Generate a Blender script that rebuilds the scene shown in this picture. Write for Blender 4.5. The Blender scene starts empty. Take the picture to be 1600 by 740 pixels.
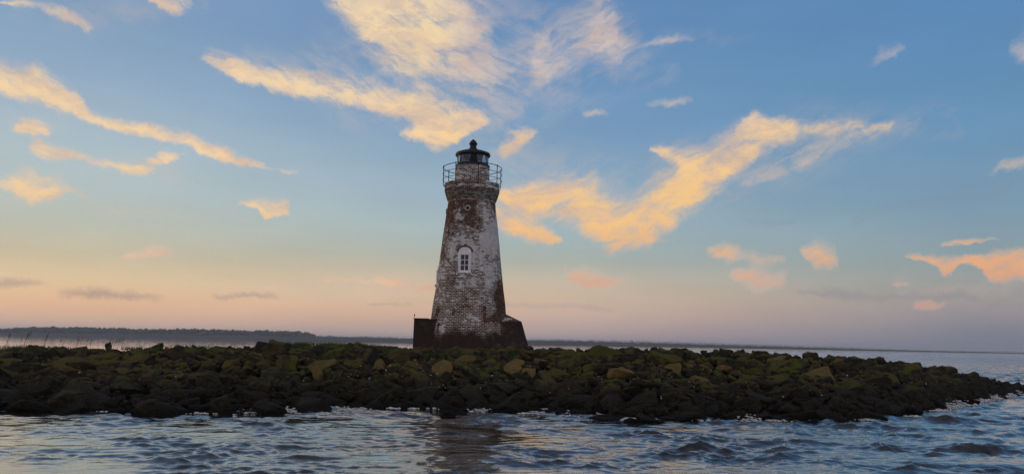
import bpy, bmesh, math, random
import numpy as np
from mathutils import Vector, Matrix, noise

random.seed(11)
rng = np.random.default_rng(11)
scene = bpy.context.scene
COL = scene.collection
PI = math.pi

# ------------------------------------------------------------------ camera
F = 1209.0                       # focal length in photo pixels (1600 wide)
EYE = Vector((0, 0, 3.0))
ROLL = math.radians(1.04)
PITCH = math.atan(165.0 / F * math.cos(ROLL))
R0 = Vector((1, 0, 0)); U0 = Vector((0, -math.sin(PITCH), math.cos(PITCH)))
FW = Vector((0, math.cos(PITCH), math.sin(PITCH)))
RT = math.cos(ROLL) * R0 + math.sin(ROLL) * U0
UP = -math.sin(ROLL) * R0 + math.cos(ROLL) * U0
cam_d = bpy.data.cameras.new('camera'); cam = bpy.data.objects.new('camera', cam_d)
COL.objects.link(cam)
m3 = Matrix((RT, UP, -FW)).transposed()
cam.matrix_world = Matrix.Translation(EYE) @ m3.to_4x4()
cam_d.sensor_width = 36.0; cam_d.lens = 36.0 * F / 1600.0
cam_d.clip_start = 0.1; cam_d.clip_end = 60000
scene.camera = cam


def ray(px, py):
    return FW + ((px - 800) / F) * RT + ((370 - py) / F) * UP


def at_y(px, py, Y):
    d = ray(float(px), float(py)); return EYE + d * float(Y / d.y)


def at_z(px, py, z=0.0):
    d = ray(float(px), float(py)); return EYE + d * float((z - EYE.z) / d.z)


def to_px(p):
    v = Vector(p) - EYE; w = v.dot(FW)
    return 800 + F * v.dot(RT) / w, 370 - F * v.dot(UP) / w


def azel(px, py):
    d = ray(px, py).normalized()
    return math.atan2(d.x, d.y), math.asin(d.z)


# ------------------------------------------------------------------ helpers
def lin(r, g, b):
    def f(c):
        c /= 255.0
        return c / 12.92 if c <= 0.04045 else ((c + 0.055) / 1.055) ** 2.4
    return (f(r), f(g), f(b), 1.0)


def link(o, parent=None):
    COL.objects.link(o)
    if parent is not None:
        o.parent = parent
    return o


def mesh_obj(name, bm, mat, parent=None, smooth=False, loc=None):
    me = bpy.data.meshes.new(name); bm.to_mesh(me); bm.free()
    if smooth:
        for p in me.polygons: p.use_smooth = True
    if mat is not None: me.materials.append(mat)
    o = bpy.data.objects.new(name, me)
    if loc is not None: o.location = loc
    return link(o, parent)


def np_obj(name, verts, faces, mat, parent=None, smooth=False):
    me = bpy.data.meshes.new(name)
    verts = np.asarray(verts, dtype=np.float32); faces = np.asarray(faces, dtype=np.int32)
    n, k = faces.shape
    me.vertices.add(len(verts)); me.vertices.foreach_set('co', verts.ravel())
    me.loops.add(n * k); me.loops.foreach_set('vertex_index', faces.ravel())
    me.polygons.add(n)
    me.polygons.foreach_set('loop_start', np.arange(0, n * k, k, dtype=np.int32))
    me.polygons.foreach_set('loop_total', np.full(n, k, dtype=np.int32))
    if smooth: me.polygons.foreach_set('use_smooth', np.ones(n, dtype=bool))
    me.update(calc_edges=True); me.validate()
    if mat is not None: me.materials.append(mat)
    o = bpy.data.objects.new(name, me)
    return link(o, parent)


def tag(o, label=None, cat=None, group=None, kind=None):
    if label: o['label'] = label
    if cat: o['category'] = cat
    if group: o['group'] = group
    if kind: o['kind'] = kind
    return o


class NT:
    """small wrapper to write node trees briefly"""
    def __init__(self, tree):
        self.t = tree; tree.nodes.clear()

    def n(self, typ, **kw):
        nd = self.t.nodes.new(typ)
        for k, v in kw.items(): setattr(nd, k, v)
        return nd

    def set(self, sock, v):
        if isinstance(v, bpy.types.NodeSocket): self.t.links.new(v, sock)
        elif v is not None:
            if hasattr(sock.default_value, '__len__') and not hasattr(v, '__len__'): v = [v] * len(sock.default_value)
            if hasattr(v, '__len__') and len(v) == 3 and len(sock.default_value) == 4: v = (*v, 1)
            sock.default_value = v

    def math(self, op, a, b=None, c=None, clamp=False):
        nd = self.n('ShaderNodeMath', operation=op, use_clamp=clamp)
        for i, v in enumerate((a, b, c)):
            if v is not None: self.set(nd.inputs[i], v)
        return nd.outputs[0]

    def mr(self, v, a, b, c=0.0, d=1.0, typ='SMOOTHSTEP'):
        nd = self.n('ShaderNodeMapRange', interpolation_type=typ)
        for i, x in enumerate((v, a, b, c, d)): self.set(nd.inputs[i], x)
        return nd.outputs[0]

    def mix(self, f, a, b, bt='MIX'):
        nd = self.n('ShaderNodeMix', data_type='RGBA', blend_type=bt)
        self.set(nd.inputs[0], f); self.set(nd.inputs[6], a); self.set(nd.inputs[7], b)
        return nd.outputs[2]

    def noise(self, vec, scale, detail=3, rough=0.55, dist=0.0, out=0):
        nd = self.n('ShaderNodeTexNoise')
        if vec is not None: self.set(nd.inputs['Vector'], vec)
        nd.inputs['Scale'].default_value = scale; nd.inputs['Detail'].default_value = detail
        nd.inputs['Roughness'].default_value = rough; nd.inputs['Distortion'].default_value = dist
        return nd.outputs[out]

    def vmath(self, op, a, b=None, s=None):
        nd = self.n('ShaderNodeVectorMath', operation=op)
        self.set(nd.inputs[0], a)
        if b is not None: self.set(nd.inputs[1], b)
        if s is not None: self.set(nd.inputs['Scale'], s)
        return nd.outputs[0]

    def ramp(self, f, stops, interp='LINEAR'):
        nd = self.n('ShaderNodeValToRGB'); nd.color_ramp.interpolation = interp
        e = nd.color_ramp.elements
        while len(e) > 1: e.remove(e[0])
        e[0].position, e[0].color = stops[0]
        for p, c in stops[1:]:
            x = e.new(p); x.color = c
        self.set(nd.inputs[0], f)
        return nd.outputs[0]

    def sep(self, v):
        nd = self.n('ShaderNodeSeparateXYZ'); self.set(nd.inputs[0], v); return nd.outputs

    def comb(self, x=0.0, y=0.0, z=0.0):
        nd = self.n('ShaderNodeCombineXYZ')
        for i, v in enumerate((x, y, z)): self.set(nd.inputs[i], v)
        return nd.outputs[0]


def new_mat(name):
    m = bpy.data.materials.new(name); m.use_nodes = True
    nt = NT(m.node_tree)
    out = nt.n('ShaderNodeOutputMaterial'); b = nt.n('ShaderNodeBsdfPrincipled')
    nt.t.links.new(b.outputs[0], out.inputs[0])
    b.inputs['Specular IOR Level'].default_value = 0.3
    return m, nt, b, out


def bump(nt, h, strength, dist, normal=None):
    nd = nt.n('ShaderNodeBump'); nt.set(nd.inputs['Height'], h)
    nd.inputs['Strength'].default_value = strength; nd.inputs['Distance'].default_value = dist
    if normal is not None: nt.set(nd.inputs['Normal'], normal)
    return nd.outputs[0]


def simple_mat(name, col, rough=0.6, metal=0.0, var=0.25, scale=6.0, bmp=0.0):
    m, nt, b, out = new_mat(name)
    g = nt.n('ShaderNodeNewGeometry').outputs['Position']
    n = nt.noise(g, scale, 5, 0.6)
    f = nt.mr(n, 0.3, 0.7, 1 - var, 1 + var, 'LINEAR')
    nt.set(b.inputs['Base Color'], nt.mix(1.0, (*col[:3], 1), nt.comb(f, f, f), 'MULTIPLY'))
    b.inputs['Roughness'].default_value = rough; b.inputs['Metallic'].default_value = metal
    if bmp: nt.set(b.inputs['Normal'], bump(nt, n, 0.6, bmp))
    return m


# ------------------------------------------------------------------ sky
def build_world():
    w = bpy.data.worlds.new('World'); scene.world = w; w.use_nodes = True
    nt = NT(w.node_tree)
    out = nt.n('ShaderNodeOutputWorld'); bg = nt.n('ShaderNodeBackground')
    nt.t.links.new(bg.outputs[0], out.inputs[0])
    d = nt.n('ShaderNodeTexCoord').outputs['Generated']
    x, y, z = nt.sep(d)
    az0 = nt.math('ARCTAN2', x, y)
    el0 = nt.math('ARCSINE', nt.math('MAXIMUM', nt.math('MINIMUM', z, 1.0), -1.0))

    # --- clear sky: colour against elevation, one ramp for the sunset side, one for the far side
    EL0, EL1 = -0.06, 1.5

    def ramp_from(px, table, zen):
        st = []
        for py, c in table:
            e = azel(px, py)[1]
            st.append(((e - EL0) / (EL1 - EL0), lin(*c)))
        st += [((0.62 - EL0) / (EL1 - EL0), lin(*zen[0])), ((1.0 - EL0) / (EL1 - EL0), lin(*zen[1])), (1.0, lin(*zen[2]))]
        st.sort(key=lambda s: s[0])
        return st

    t = nt.mr(el0, EL0, EL1, 0, 1, 'LINEAR')
    left = nt.ramp(t, ramp_from(200, [
        (522, (194, 172, 161)), (505, (213, 181, 160)), (485, (231, 187, 155)), (465, (235, 194, 156)), (440, (229, 201, 163)),
        (400, (203, 191, 163)), (350, (191, 195, 183)), (300, (184, 197, 197)), (220, (170, 190, 201)),
        (120, (146, 172, 197)), (0, (127, 158, 192))], [(122, 146, 180), (150, 150, 166), (132, 136, 158)]))
    mid = nt.ramp(t, ramp_from(1000, [
        (536, (172, 158, 158)), (515, (191, 167, 162)), (490, (206, 178, 160)), (465, (209, 185, 162)), (440, (200, 187, 168)),
        (410, (173, 179, 171)), (370, (162, 182, 186)), (300, (144, 172, 193)), (200, (120, 156, 191)),
        (100, (109, 148, 189)), (0, (102, 142, 187))], [(104, 134, 176), (146, 147, 164), (132, 136, 158)]))
    right = nt.ramp(t, ramp_from(1500, [
        (548, (115, 124, 142)), (520, (129, 132, 146)), (490, (151, 146, 152)), (470, (157, 153, 153)), (445, (153, 158, 157)),
        (400, (143, 162, 168)), (330, (127, 157, 178)), (230, (111, 151, 183)),
        (120, (98, 144, 185)), (0, (91, 137, 183))], [(92, 128, 174), (142, 145, 164), (132, 136, 158)]))
    al, am, ar = azel(150, 450)[0], azel(900, 450)[0], azel(1520, 450)[0]
    # unseen sky behind the viewer made paler and brighter to light the front
    sky = nt.mix(nt.mr(az0, al, am, 0, 1, 'LINEAR'), left, mid)
    sky = nt.mix(nt.mr(az0, am, ar, 0, 1, 'LINEAR'), sky, right)
    behind = nt.mr(y, 0.35, -0.5)
    back = nt.ramp(t, [(0.0, lin(186, 178, 184)), (0.09, lin(218, 204, 202)), (0.25, lin(208, 203, 212)), (0.5, lin(172, 172, 186)), (1, lin(132, 136, 158))])
    sky = nt.mix(behind, sky, back)
    nish = nt.n('ShaderNodeTexSky', sky_type='NISHITA', sun_disc=False, sun_elevation=math.radians(2.0), sun_rotation=math.radians(-62))
    sky = nt.mix(0.04, sky, nt.vmath('SCALE', nish.outputs[0], s=0.12))

    # --- clouds: every row lists wisps as (px, top, bottom) outlines of the real clouds, turned into azimuth and elevation
    A0, A1 = -0.62, 0.62; V0, V1 = 0.0, 0.62
    warp = nt.noise(d, 14.0, 8, 0.66, 0.0, 1)
    wx, wy, wz = nt.sep(nt.vmath('SUBTRACT', warp, (0.5, 0.5, 0.5)))
    warp2 = nt.noise(d, 60.0, 6, 0.68, 0.0, 1)
    vx, vy, vz = nt.sep(nt.vmath('SUBTRACT', warp2, (0.5, 0.5, 0.5)))
    az = nt.math('ADD', az0, nt.math('ADD', nt.math('MULTIPLY', wx, 0.036), nt.math('MULTIPLY', vx, 0.015)))
    el = nt.math('ADD', el0, nt.math('ADD', nt.math('MULTIPLY', wz, 0.030), nt.math('MULTIPLY', vz, 0.012)))
    # filaments: noise stretched along the wind, which falls to the right on one side and climbs on the other
    def fibre(ang, sx, sy):
        c, s = math.cos(ang), math.sin(ang)
        a = nt.math('ADD', nt.math('MULTIPLY', az, c * sx), nt.math('MULTIPLY', el, s * sx))
        b = nt.math('ADD', nt.math('MULTIPLY', az, -s * sy), nt.math('MULTIPLY', el, c * sy))
        return nt.noise(nt.comb(a, b, 0.0), 1.0, 6, 0.62, 0.6)
    fl = fibre(math.radians(-28), 14, 60); fr = fibre(math.radians(28), 13, 62)
    gl = fibre(math.radians(-24), 34, 190); gr_ = fibre(math.radians(24), 32, 190)
    sel = nt.mr(az0, -0.02, 0.07)
    fib = nt.math('ADD', nt.math('MULTIPLY', fl, nt.math('SUBTRACT', 1.0, sel)), nt.math('MULTIPLY', fr, sel))
    hair = nt.math('ADD', nt.math('MULTIPLY', gl, nt.math('SUBTRACT', 1.0, sel)), nt.math('MULTIPLY', gr_, sel))

    def layer(clouds, sb, st, seed=0):
        pts = {}; last = -9
        for cl in sorted(clouds, key=lambda c: c[0][0]):
            pts_c = []
            for it in cl:
                px, t_, b_ = it[0], it[1], it[2]; op = it[3] if len(it) > 3 else 1.0
                a, e1 = azel(px, t_); a2, e2 = azel(px, b_)
                pts_c.append((0.5 * (a + a2), e1, e2, op))
            a_l = max(pts_c[0][0] - 0.006, last + 0.004); pts_c = [q for q in pts_c if q[0] > a_l]; a_r = pts_c[-1][0] + 0.006
            pts_c = [(a_l, pts_c[0][1], pts_c[0][2], 0.0)] + pts_c + [(a_r, pts_c[-1][1], pts_c[-1][2], 0.0)]
            last = a_r
            for p in pts_c: pts[p[0]] = p
        arr = [pts[k] for k in sorted(pts)]
        nd = nt.n('ShaderNodeRGBCurve'); cm = nd.mapping; cm.use_clip = True
        for ci, fn in enumerate((lambda p: (p[1] - V0) / (V1 - V0), lambda p: (p[2] - V0) / (V1 - V0), lambda p: p[3])):
            cv = cm.curves[ci]
            P = [((p[0] - A0) / (A1 - A0), fn(p)) for p in arr]
            P = [(0.0, P[0][1] if ci < 2 else 0.0)] + P + [(1.0, P[-1][1] if ci < 2 else 0.0)]
            while len(cv.points) > 2: cv.points.remove(cv.points[1])
            cv.points[0].location = P[0]; cv.points[1].location = P[-1]
            for q in P[1:-1]: cv.points.new(*q)
            for q in cv.points: q.handle_type = 'VECTOR'
        cm.update()
        tt = nt.mr(az, A0, A1, 0, 1, 'LINEAR')
        nt.set(nd.inputs['Color'], nt.comb(tt, tt, tt))
        top, bot, op = nt.sep(nd.outputs[0])
        v = nt.mr(el, V0, V1, 0, 1, 'LINEAR')
        k = 1 / F / (V1 - V0)
        th = nt.math('MAXIMUM', nt.math('SUBTRACT', top, bot), 4 * k)
        u_ = nt.math('DIVIDE', nt.math('SUBTRACT', v, bot), th)
        m = nt.math('MULTIPLY', nt.mr(u_, -sb - .08, 0.34 + sb), nt.mr(nt.math('SUBTRACT', 1.0, u_), -st - .18, 0.45 + st))
        m = nt.math('MULTIPLY', m, op)
        return nt.math('MULTIPLY', m, nt.mr(y, 0.3, 0.5))

    LA = [  # big upper clouds
        [(-25, 98, 148, .9), (20, 100, 158), (60, 108, 166), (100, 130, 180), (130, 152, 192), (150, 178, 196, .7), (200, 186, 208), (250, 195, 222), (300, 208, 236), (350, 230, 252), (400, 253, 266, .8), (425, 262, 268, .3), (440, 262, 276, .55), (460, 264, 276, .3)],
        [(496, -70, -4, .2), (530, -80, 30), (560, -80, 58), (585, -80, 102), (625, -70, 130), (690, -50, 134), (730, -20, 144, .9), (765, 15, 150, .8), (790, 60, 130, .6), (805, 90, 112, .3)],
        [(815, 78, 130, .5), (835, 56, 140, .8), (862, 46, 134, .65), (900, 22, 112, .7), (930, -4, 96, .9), (952, -6, 104, .9), (975, 50, 96, .75), (992, 62, 80, .5), (1030, 58, 74, .6), (1085, 52, 68, .35)],
        [(1352, 90, 106, .2), (1372, 72, 100, .55), (1400, 64, 86, .6), (1414, 64, 78, .3)],
        [(1582, 52, 96, .4), (1610, 40, 108, .6), (1640, 40, 100, .4)],
    ]
    LB = [
        [(26, 188, 208, .9), (55, 184, 212, 1), (80, 196, 212, .8)],
        [(226, 249, 260, .7), (255, 238, 260, 1), (282, 240, 254, .7)],
        [(306, 78, 90, .5), (330, 76, 106, .8), (370, 94, 126), (420, 106, 146), (480, 114, 160), (540, 122, 168), (600, 144, 180), (660, 148, 192), (705, 158, 198, .9), (745, 168, 196, .6), (762, 175, 190, .2)],
        [(772, 232, 250, .6), (790, 208, 252, .8), (812, 198, 240, .8), (835, 200, 216, .5)],
        [(905, 170, 182, .3), (925, 170, 186, .5), (950, 176, 188, .3)],
        [(1016, 152, 166, .35), (1050, 152, 168, .5), (1078, 148, 162, .5)],
        [(1155, 202, 218, .6), (1175, 174, 216, .9), (1200, 186, 214, .8), (1232, 189, 212, .6), (1290, 185, 214, .45), (1340, 183, 206, .4), (1400, 180, 194, .3)],
        [(1535, 268, 280, .2), (1570, 252, 270, .5), (1620, 246, 266, .6)],
    ]
    LC = [
        [(-25, 276, 288, .5), (15, 270, 300, .85), (50, 268, 322), (80, 280, 320), (106, 292, 304, .5), (150, 315, 326, .25), (200, 322, 332, .2)],
        [(374, 308, 320, .7), (395, 311, 324, .8), (412, 312, 338, 1), (448, 314, 338, 1)],
        [(622, 205, 216, .6), (648, 188, 222), (680, 188, 240), (712, 182, 228), (740, 180, 206, .7), (758, 184, 196, .3)],
        [(778, 300, 320, .8), (815, 288, 332), (850, 279, 346), (900, 270, 362), (930, 278, 386), (955, 312, 400), (985, 310, 390), (1010, 295, 386), (1040, 276, 362), (1080, 244, 334), (1120, 222, 304), (1160, 202, 268, .95), (1200, 194, 240, .7), (1240, 190, 222, .45)],
        [(1420, 398, 404, .6), (1450, 400, 412), (1476, 402, 440), (1500, 402, 416), (1530, 402, 420), (1552, 400, 442), (1600, 390, 438), (1660, 380, 430)],
    ]
    LD = [
        [(-10, 0, 6, .5), (40, -3, 14, .6), (80, 5, 27, .6), (110, 18, 38, .8), (140, 32, 46, .6)],
        [(232, -20, -2, .6), (252, -10, 12, .9), (276, -8, 28, .9), (300, -5, 14, .5)],
        [(776, 308, 360), (800, 324, 370), (840, 344, 382), (860, 360, 386), (876, 368, 380, .8)],
        [(1018, 226, 238, .7), (1040, 226, 254, .7), (1072, 240, 276, .7), (1100, 240, 262, .5)],
        [(1119, 296, 318, .2), (1160, 276, 302, .32), (1210, 250, 284, .38), (1260, 222, 262, .36), (1320, 196, 236, .34), (1390, 182, 204, .25)],
        [(891, 424, 438, .9), (910, 419, 451), (936, 421, 453), (958, 427, 446, .7), (982, 427, 440, .4)],
        [(1474, 378, 387, .5), (1510, 374, 384, .6), (1550, 371, 378, .4)],
    ]
    LE = [
        [(54, 218, 242, 1), (80, 226, 250, 1), (110, 233, 249, .9), (140, 245, 258, .5), (180, 254, 268, .6), (200, 261, 278, 1), (232, 263, 276, .7)],
        [(1106, 389, 402, .8), (1130, 387, 413), (1158, 394, 410, .6), (1178, 394, 414, .7), (1200, 396, 412, .5), (1224, 400, 412, .6)],
        [(1254, 384, 398, .7), (1275, 382, 428, .85), (1308, 388, 418, .7)],
        [(1390, 441, 448, .6), (1418, 441, 447, .6)],
    ]
    LF = [
        [(194, 395, 406, .8), (232, 384, 405, 1), (268, 385, 404, .9)],
        [(385, 447, 453, .5), (430, 444, 456, .7), (480, 440, 450, .65), (540, 430, 442, .7), (600, 432, 446, .65), (640, 444, 456, .7), (690, 446, 454, .6), (730, 450, 458, .4)],
        [(1010, 370, 378, .35), (1050, 370, 378, .3)],
        [(1146, 425, 436, .7), (1180, 423, 455, .9), (1222, 425, 450, .7)],
        [(1432, 470, 484, .6), (1455, 468, 486, .7), (1476, 474, 484, .5)],
    ]
    LV = [  # thin veils round the bright clouds
        [(480, 70, 150, .3), (540, 60, 190, .6), (640, 110, 200, .9), (720, 118, 222, 1), (780, 90, 215, .9), (830, 40, 175, .9), (880, 20, 160, .9), (930, -10, 140, 1), (980, 20, 120, .8), (1010, 90, 130, .7), (1060, 100, 130, .3)],
        [(1080, 260, 345, .3), (1160, 225, 312, .4), (1240, 188, 278, .55), (1320, 180, 245, .55), (1400, 176, 215, .45), (1490, 168, 195, .3)],
        [(0, 170, 200, .3), (60, 176, 214, .5), (110, 180, 210, .3)],
        [(140, 318, 334, .4), (200, 326, 340, .5), (290, 332, 344, .2)],
    ]
    LW = [
        [(380, 430, 464, .5), (470, 425, 474, .9), (560, 420, 474, 1), (660, 424, 474, .9), (740, 440, 472, .5)],
        [(770, 195, 300, .6), (800, 190, 300, .7), (840, 200, 290, .4), (880, 240, 300, .5), (940, 255, 310, .5), (1000, 260, 300, .4), (1050, 210, 260, .4), (1120, 205, 235, .3)],
        [(20, -10, 30, .3), (120, 0, 50, .3), (190, 0, 40, .4), (320, -5, 20, .3)],
        [(1400, 425, 470, .4), (1500, 430, 480, .5), (1620, 420, 480, .4)],
    ]
    LX = [
        [(150, 236, 262, .3), (220, 240, 282, .5), (300, 246, 300, .3)],
        [(380, 70, 100, .3), (450, 84, 112, .5), (540, 80, 130, .6), (600, 100, 140, .3)],
        [(640, -60, 60, .6), (700, -60, 130, 1), (760, -50, 145, 1), (810, 0, 140, .8), (860, 20, 120, .5)],
        [(1030, 56, 76, .5), (1100, 50, 70, .4), (1180, 52, 66, .2)],
        [(1410, 205, 225, .3), (1460, 208, 222, .4), (1500, 180, 215, .2)],
    ]
    LG = [  # grey bars low down
        [(-20, 432, 446, .6), (40, 434, 448, .6), (62, 440, 447, .4)],
        [(96, 452, 464, .4), (150, 450, 465, .75), (210, 454, 465, .7), (250, 459, 467, .5)],
        [(335, 460, 468, .5), (380, 459, 467, .6), (430, 461, 468, .5)],
        [(580, 470, 474, .4), (640, 471, 475, .3)],
        [(790, 474, 482, .25), (900, 474, 484, .3), (960, 477, 484, .2)],
        [(1250, 455, 463, .5), (1320, 453, 468, .6), (1400, 460, 470, .4), (1450, 458, 470, .45), (1540, 462, 472, .4)],
    ]
    LH = [[(1170, 344, 352, .3), (1240, 340, 350, .4)], [(1345, 338, 352, .3), (1430, 315, 334, .35), (1520, 290, 312, .4), (1620, 262, 288, .45)]]

    ds = [layer(LA, .16, .30), layer(LB, .22, .40), layer(LC, .12, .34), layer(LD, .2, .36), layer(LE, .42, .58), layer(LF, .42, .55)]
    tot = ds[0]
    for q in ds[1:]: tot = nt.math('SUBTRACT', 1.0, nt.math('MULTIPLY', nt.math('SUBTRACT', 1.0, tot), nt.math('SUBTRACT', 1.0, q)))
    fibc = nt.mr(fib, 0.28, 0.72, 0, 1, 'LINEAR')
    big = nt.mr(nt.noise(nt.comb(nt.math('MULTIPLY', az, 17.0), nt.math('MULTIPLY', el, 34.0), 7.0), 1.0, 5, 0.62, 0.5), 0.3, 0.7, 0, 1, 'LINEAR')
    fade_top = nt.mr(el0, 0.27, 0.36)
    wisp = nt.math('MULTIPLY', nt.mr(az0, -0.13, 0.0), fade_top)       # the upper right group is thin and combed out
    tx = nt.math('ADD', nt.math('MULTIPLY', nt.math('SUBTRACT', fibc, 0.5), 0.78), nt.math('ADD', nt.math('MULTIPLY', nt.math('SUBTRACT', big, 0.5), 0.75), nt.math('MULTIPLY', nt.math('SUBTRACT', nt.mr(hair, .3, .7, 0, 1, 'LINEAR'), 0.5), 0.35)))
    dens = nt.math('MULTIPLY', tot, nt.math('ADD', 1.0, tx))
    dens = nt.math('POWER', nt.math('MAXIMUM', nt.math('SUBTRACT', dens, 0.10), 0.0), 1.55)
    dens = nt.math('MULTIPLY', dens, nt.math('SUBTRACT', 3.3, nt.math('MULTIPLY', wisp, 1.4)))
    alpha = nt.math('SUBTRACT', 1.0, nt.math('EXPONENT', nt.math('MULTIPLY', dens, -1.0)), clamp=True)
    veil = nt.math('MULTIPLY', nt.math('SUBTRACT', 1.0, layer(LV, .4, .5)), nt.math('SUBTRACT', 1.0, layer(LW, .4, .5)))
    veil = nt.math('SUBTRACT', 1.0, nt.math('MULTIPLY', veil, nt.math('SUBTRACT', 1.0, layer(LX, .4, .5))))
    veil = nt.math('MULTIPLY', veil, nt.mr(nt.math('ADD', nt.math('MULTIPLY', fibc, 0.6), nt.math('MULTIPLY', big, 0.55)), 0.25, 0.95))
    alpha = nt.math('SUBTRACT', 1.0, nt.math('MULTIPLY', nt.math('SUBTRACT', 1.0, alpha), nt.math('SUBTRACT', 1.0, nt.math('MULTIPLY', veil, 0.62))))
    # sunset light on the clouds: cream high up, gold in the middle, rose near the horizon
    cl = nt.ramp(nt.mr(el0, 0.0, 0.46, 0, 1, 'LINEAR'), [
        (0.0, lin(206, 150, 140)), (0.14, lin(222, 160, 132)), (0.24, lin(242, 180, 124)), (0.36, lin(250, 200, 132)),
        (0.5, lin(250, 206, 146)), (0.7, lin(250, 216, 164)), (0.85, lin(255, 224, 162)), (1.0, lin(246, 220, 180))])
    cl = nt.mix(nt.mr(az0, -0.06, -0.2, 0.0, 0.6), cl, lin(246, 216, 176))
    high = nt.mr(el0, 0.25, 0.36)
    pale = nt.math('MULTIPLY', nt.mr(az0, -0.15, -0.03), high)
    cl = nt.mix(nt.math('MULTIPLY', pale, 0.8), cl, lin(208, 192, 192))
    shade = nt.noise(nt.comb(nt.math('MULTIPLY', az, 12.0), nt.math('MULTIPLY', el, 26.0), 3.0), 1.0, 6, 0.65, 0.5)
    cl = nt.mix(nt.math('MULTIPLY', nt.mr(shade, 0.44, 0.66), 0.72), cl, lin(204, 178, 166))
    thin = nt.mr(alpha, 0.9, 0.15)
    cl = nt.mix(nt.math('MULTIPLY', thin, 0.6), cl, lin(206, 190, 182))
    sky = nt.mix(alpha, sky, cl)
    g = nt.math('MULTIPLY', layer(LG, .3, .35), nt.mr(fib, 0.25, 0.6, 0.6, 1.0))
    sky = nt.mix(nt.math('MULTIPLY', g, 0.85), sky, nt.mix(nt.mr(az0, -0.2, 0.3), lin(140, 132, 138), lin(132, 136, 148)))
    h = nt.math('MULTIPLY', layer(LH, .3, .35), nt.mr(fib, 0.3, 0.65, 0.2, 1.0))
    sky = nt.mix(h, sky, lin(130, 146, 164))
    # thin high cirrus and other clouds all round, outside the view
    ci = nt.mr(nt.noise(nt.vmath('MULTIPLY', d, (3.0, 6.0, 9.0)), 1.0, 6, 0.6, 0.5), 0.52, 0.75)
    ci = nt.math('MULTIPLY', nt.math('MULTIPLY', ci, nt.mr(z, 0.0, 0.25)), nt.math('ADD', nt.mr(y, 0.3, -0.1), nt.mr(z, 0.46, 0.6), clamp=True))
    sky = nt.mix(nt.math('MULTIPLY', ci, 0.5), sky, lin(216, 190, 180))
    # faint overall mottling so that the clear sky is not one clean gradient
    mo = nt.mr(nt.noise(nt.vmath('MULTIPLY', d, (5.0, 5.0, 22.0)), 1.0, 4, 0.55), 0.3, 0.7, 0.965, 1.035, 'LINEAR')
    sky = nt.mix(1.0, sky, nt.comb(mo, mo, mo), 'MULTIPLY')
    nt.set(bg.inputs[0], sky)
    bg.inputs[1].default_value = 1.0
    w.cycles.sampling_method = 'MANUAL'; w.cycles.sample_map_resolution = 512


build_world()

# weak, wide sunset sun from the left, just above the horizon
sun_d = bpy.data.lights.new('sun', 'SUN'); sun = bpy.data.objects.new('sun', sun_d); link(sun)
sun_d.energy = 0.6; sun_d.angle = math.radians(12); sun_d.color = (1.0, 0.62, 0.36)
sd = Vector((-math.sin(math.radians(62)), math.cos(math.radians(62)), math.tan(math.radians(4))))
sun.rotation_euler = (-sd).to_track_quat('-Z', 'Y').to_euler()

# ------------------------------------------------------------------ terrain layout, by bearing s = X / Y
def prof(pts, fn):
    s, v = [], []
    for p in pts:
        a, b = fn(*p); s.append(a); v.append(b)
    return np.array(s), np.array(v)


def sh(px, py):
    p = at_z(px, py, 0.0); return p.x / p.y, p.y


def cr_y(px, py, Y):
    p = at_y(px, py, Y); return p.x / p.y, Y


def cr_z(px, py, Y):
    p = at_y(px, py, Y); return p.x / p.y, p.z


SHORE = [(-30, 634), (60, 636), (140, 643), (250, 643), (350, 642), (450, 640), (560, 636), (640, 634), (760, 640), (850, 640),
         (930, 648), (1000, 656), (1100, 650), (1200, 653), (1300, 655), (1380, 648), (1440, 642), (1490, 634), (1560, 620), (1600, 613), (1640, 611)]
CREST = [(-30, 547, 46), (0, 546, 46), (100, 549, 46), (160, 551, 46), (230, 547, 46), (330, 546, 46.5), (440, 541, 47), (560, 543, 47), (640, 547, 47),
         (740, 549, 47.5), (840, 546, 47), (1000, 549, 47), (1130, 552, 47), (1230, 558, 47), (1330, 561, 48), (1400, 566, 50),
         (1440, 574, 52), (1500, 586, 55), (1550, 597, 58), (1600, 608, 61), (1640, 612, 63)]
sS, vS = prof(SHORE, sh); sY, vY = prof(CREST, cr_y); sZ, vZ = prof(CREST, cr_z)


def shoreY(s): return np.interp(s, sS, vS)
def crestY(s): return np.interp(s, sY, vY)


def crestZ(s):
    z = np.interp(s, sZ, vZ)
    return np.where(s > sZ[-1], z - (s - sZ[-1]) * 40, z)


def land_z(X, Y):
    X = np.asarray(X, float); Y = np.asarray(Y, float)
    s = X / Y
    ys, yc, zc = shoreY(s), crestY(s), crestZ(s)
    t = (Y - ys) / np.maximum(yc - ys, 0.5)
    front = zc * np.clip(t, 0, 1) ** 0.85
    under = -0.35 * (ys - Y)
    plat = np.interp(s, [-3, 0.3, 0.42, 0.66], [18, 18, 9, 2.5])
    back = zc - 0.02 * (Y - yc) - np.clip(Y - yc - plat, 0, None) * 0.30
    z = np.where(Y < ys, under, np.where(Y < yc, front, back))
    return z


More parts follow.
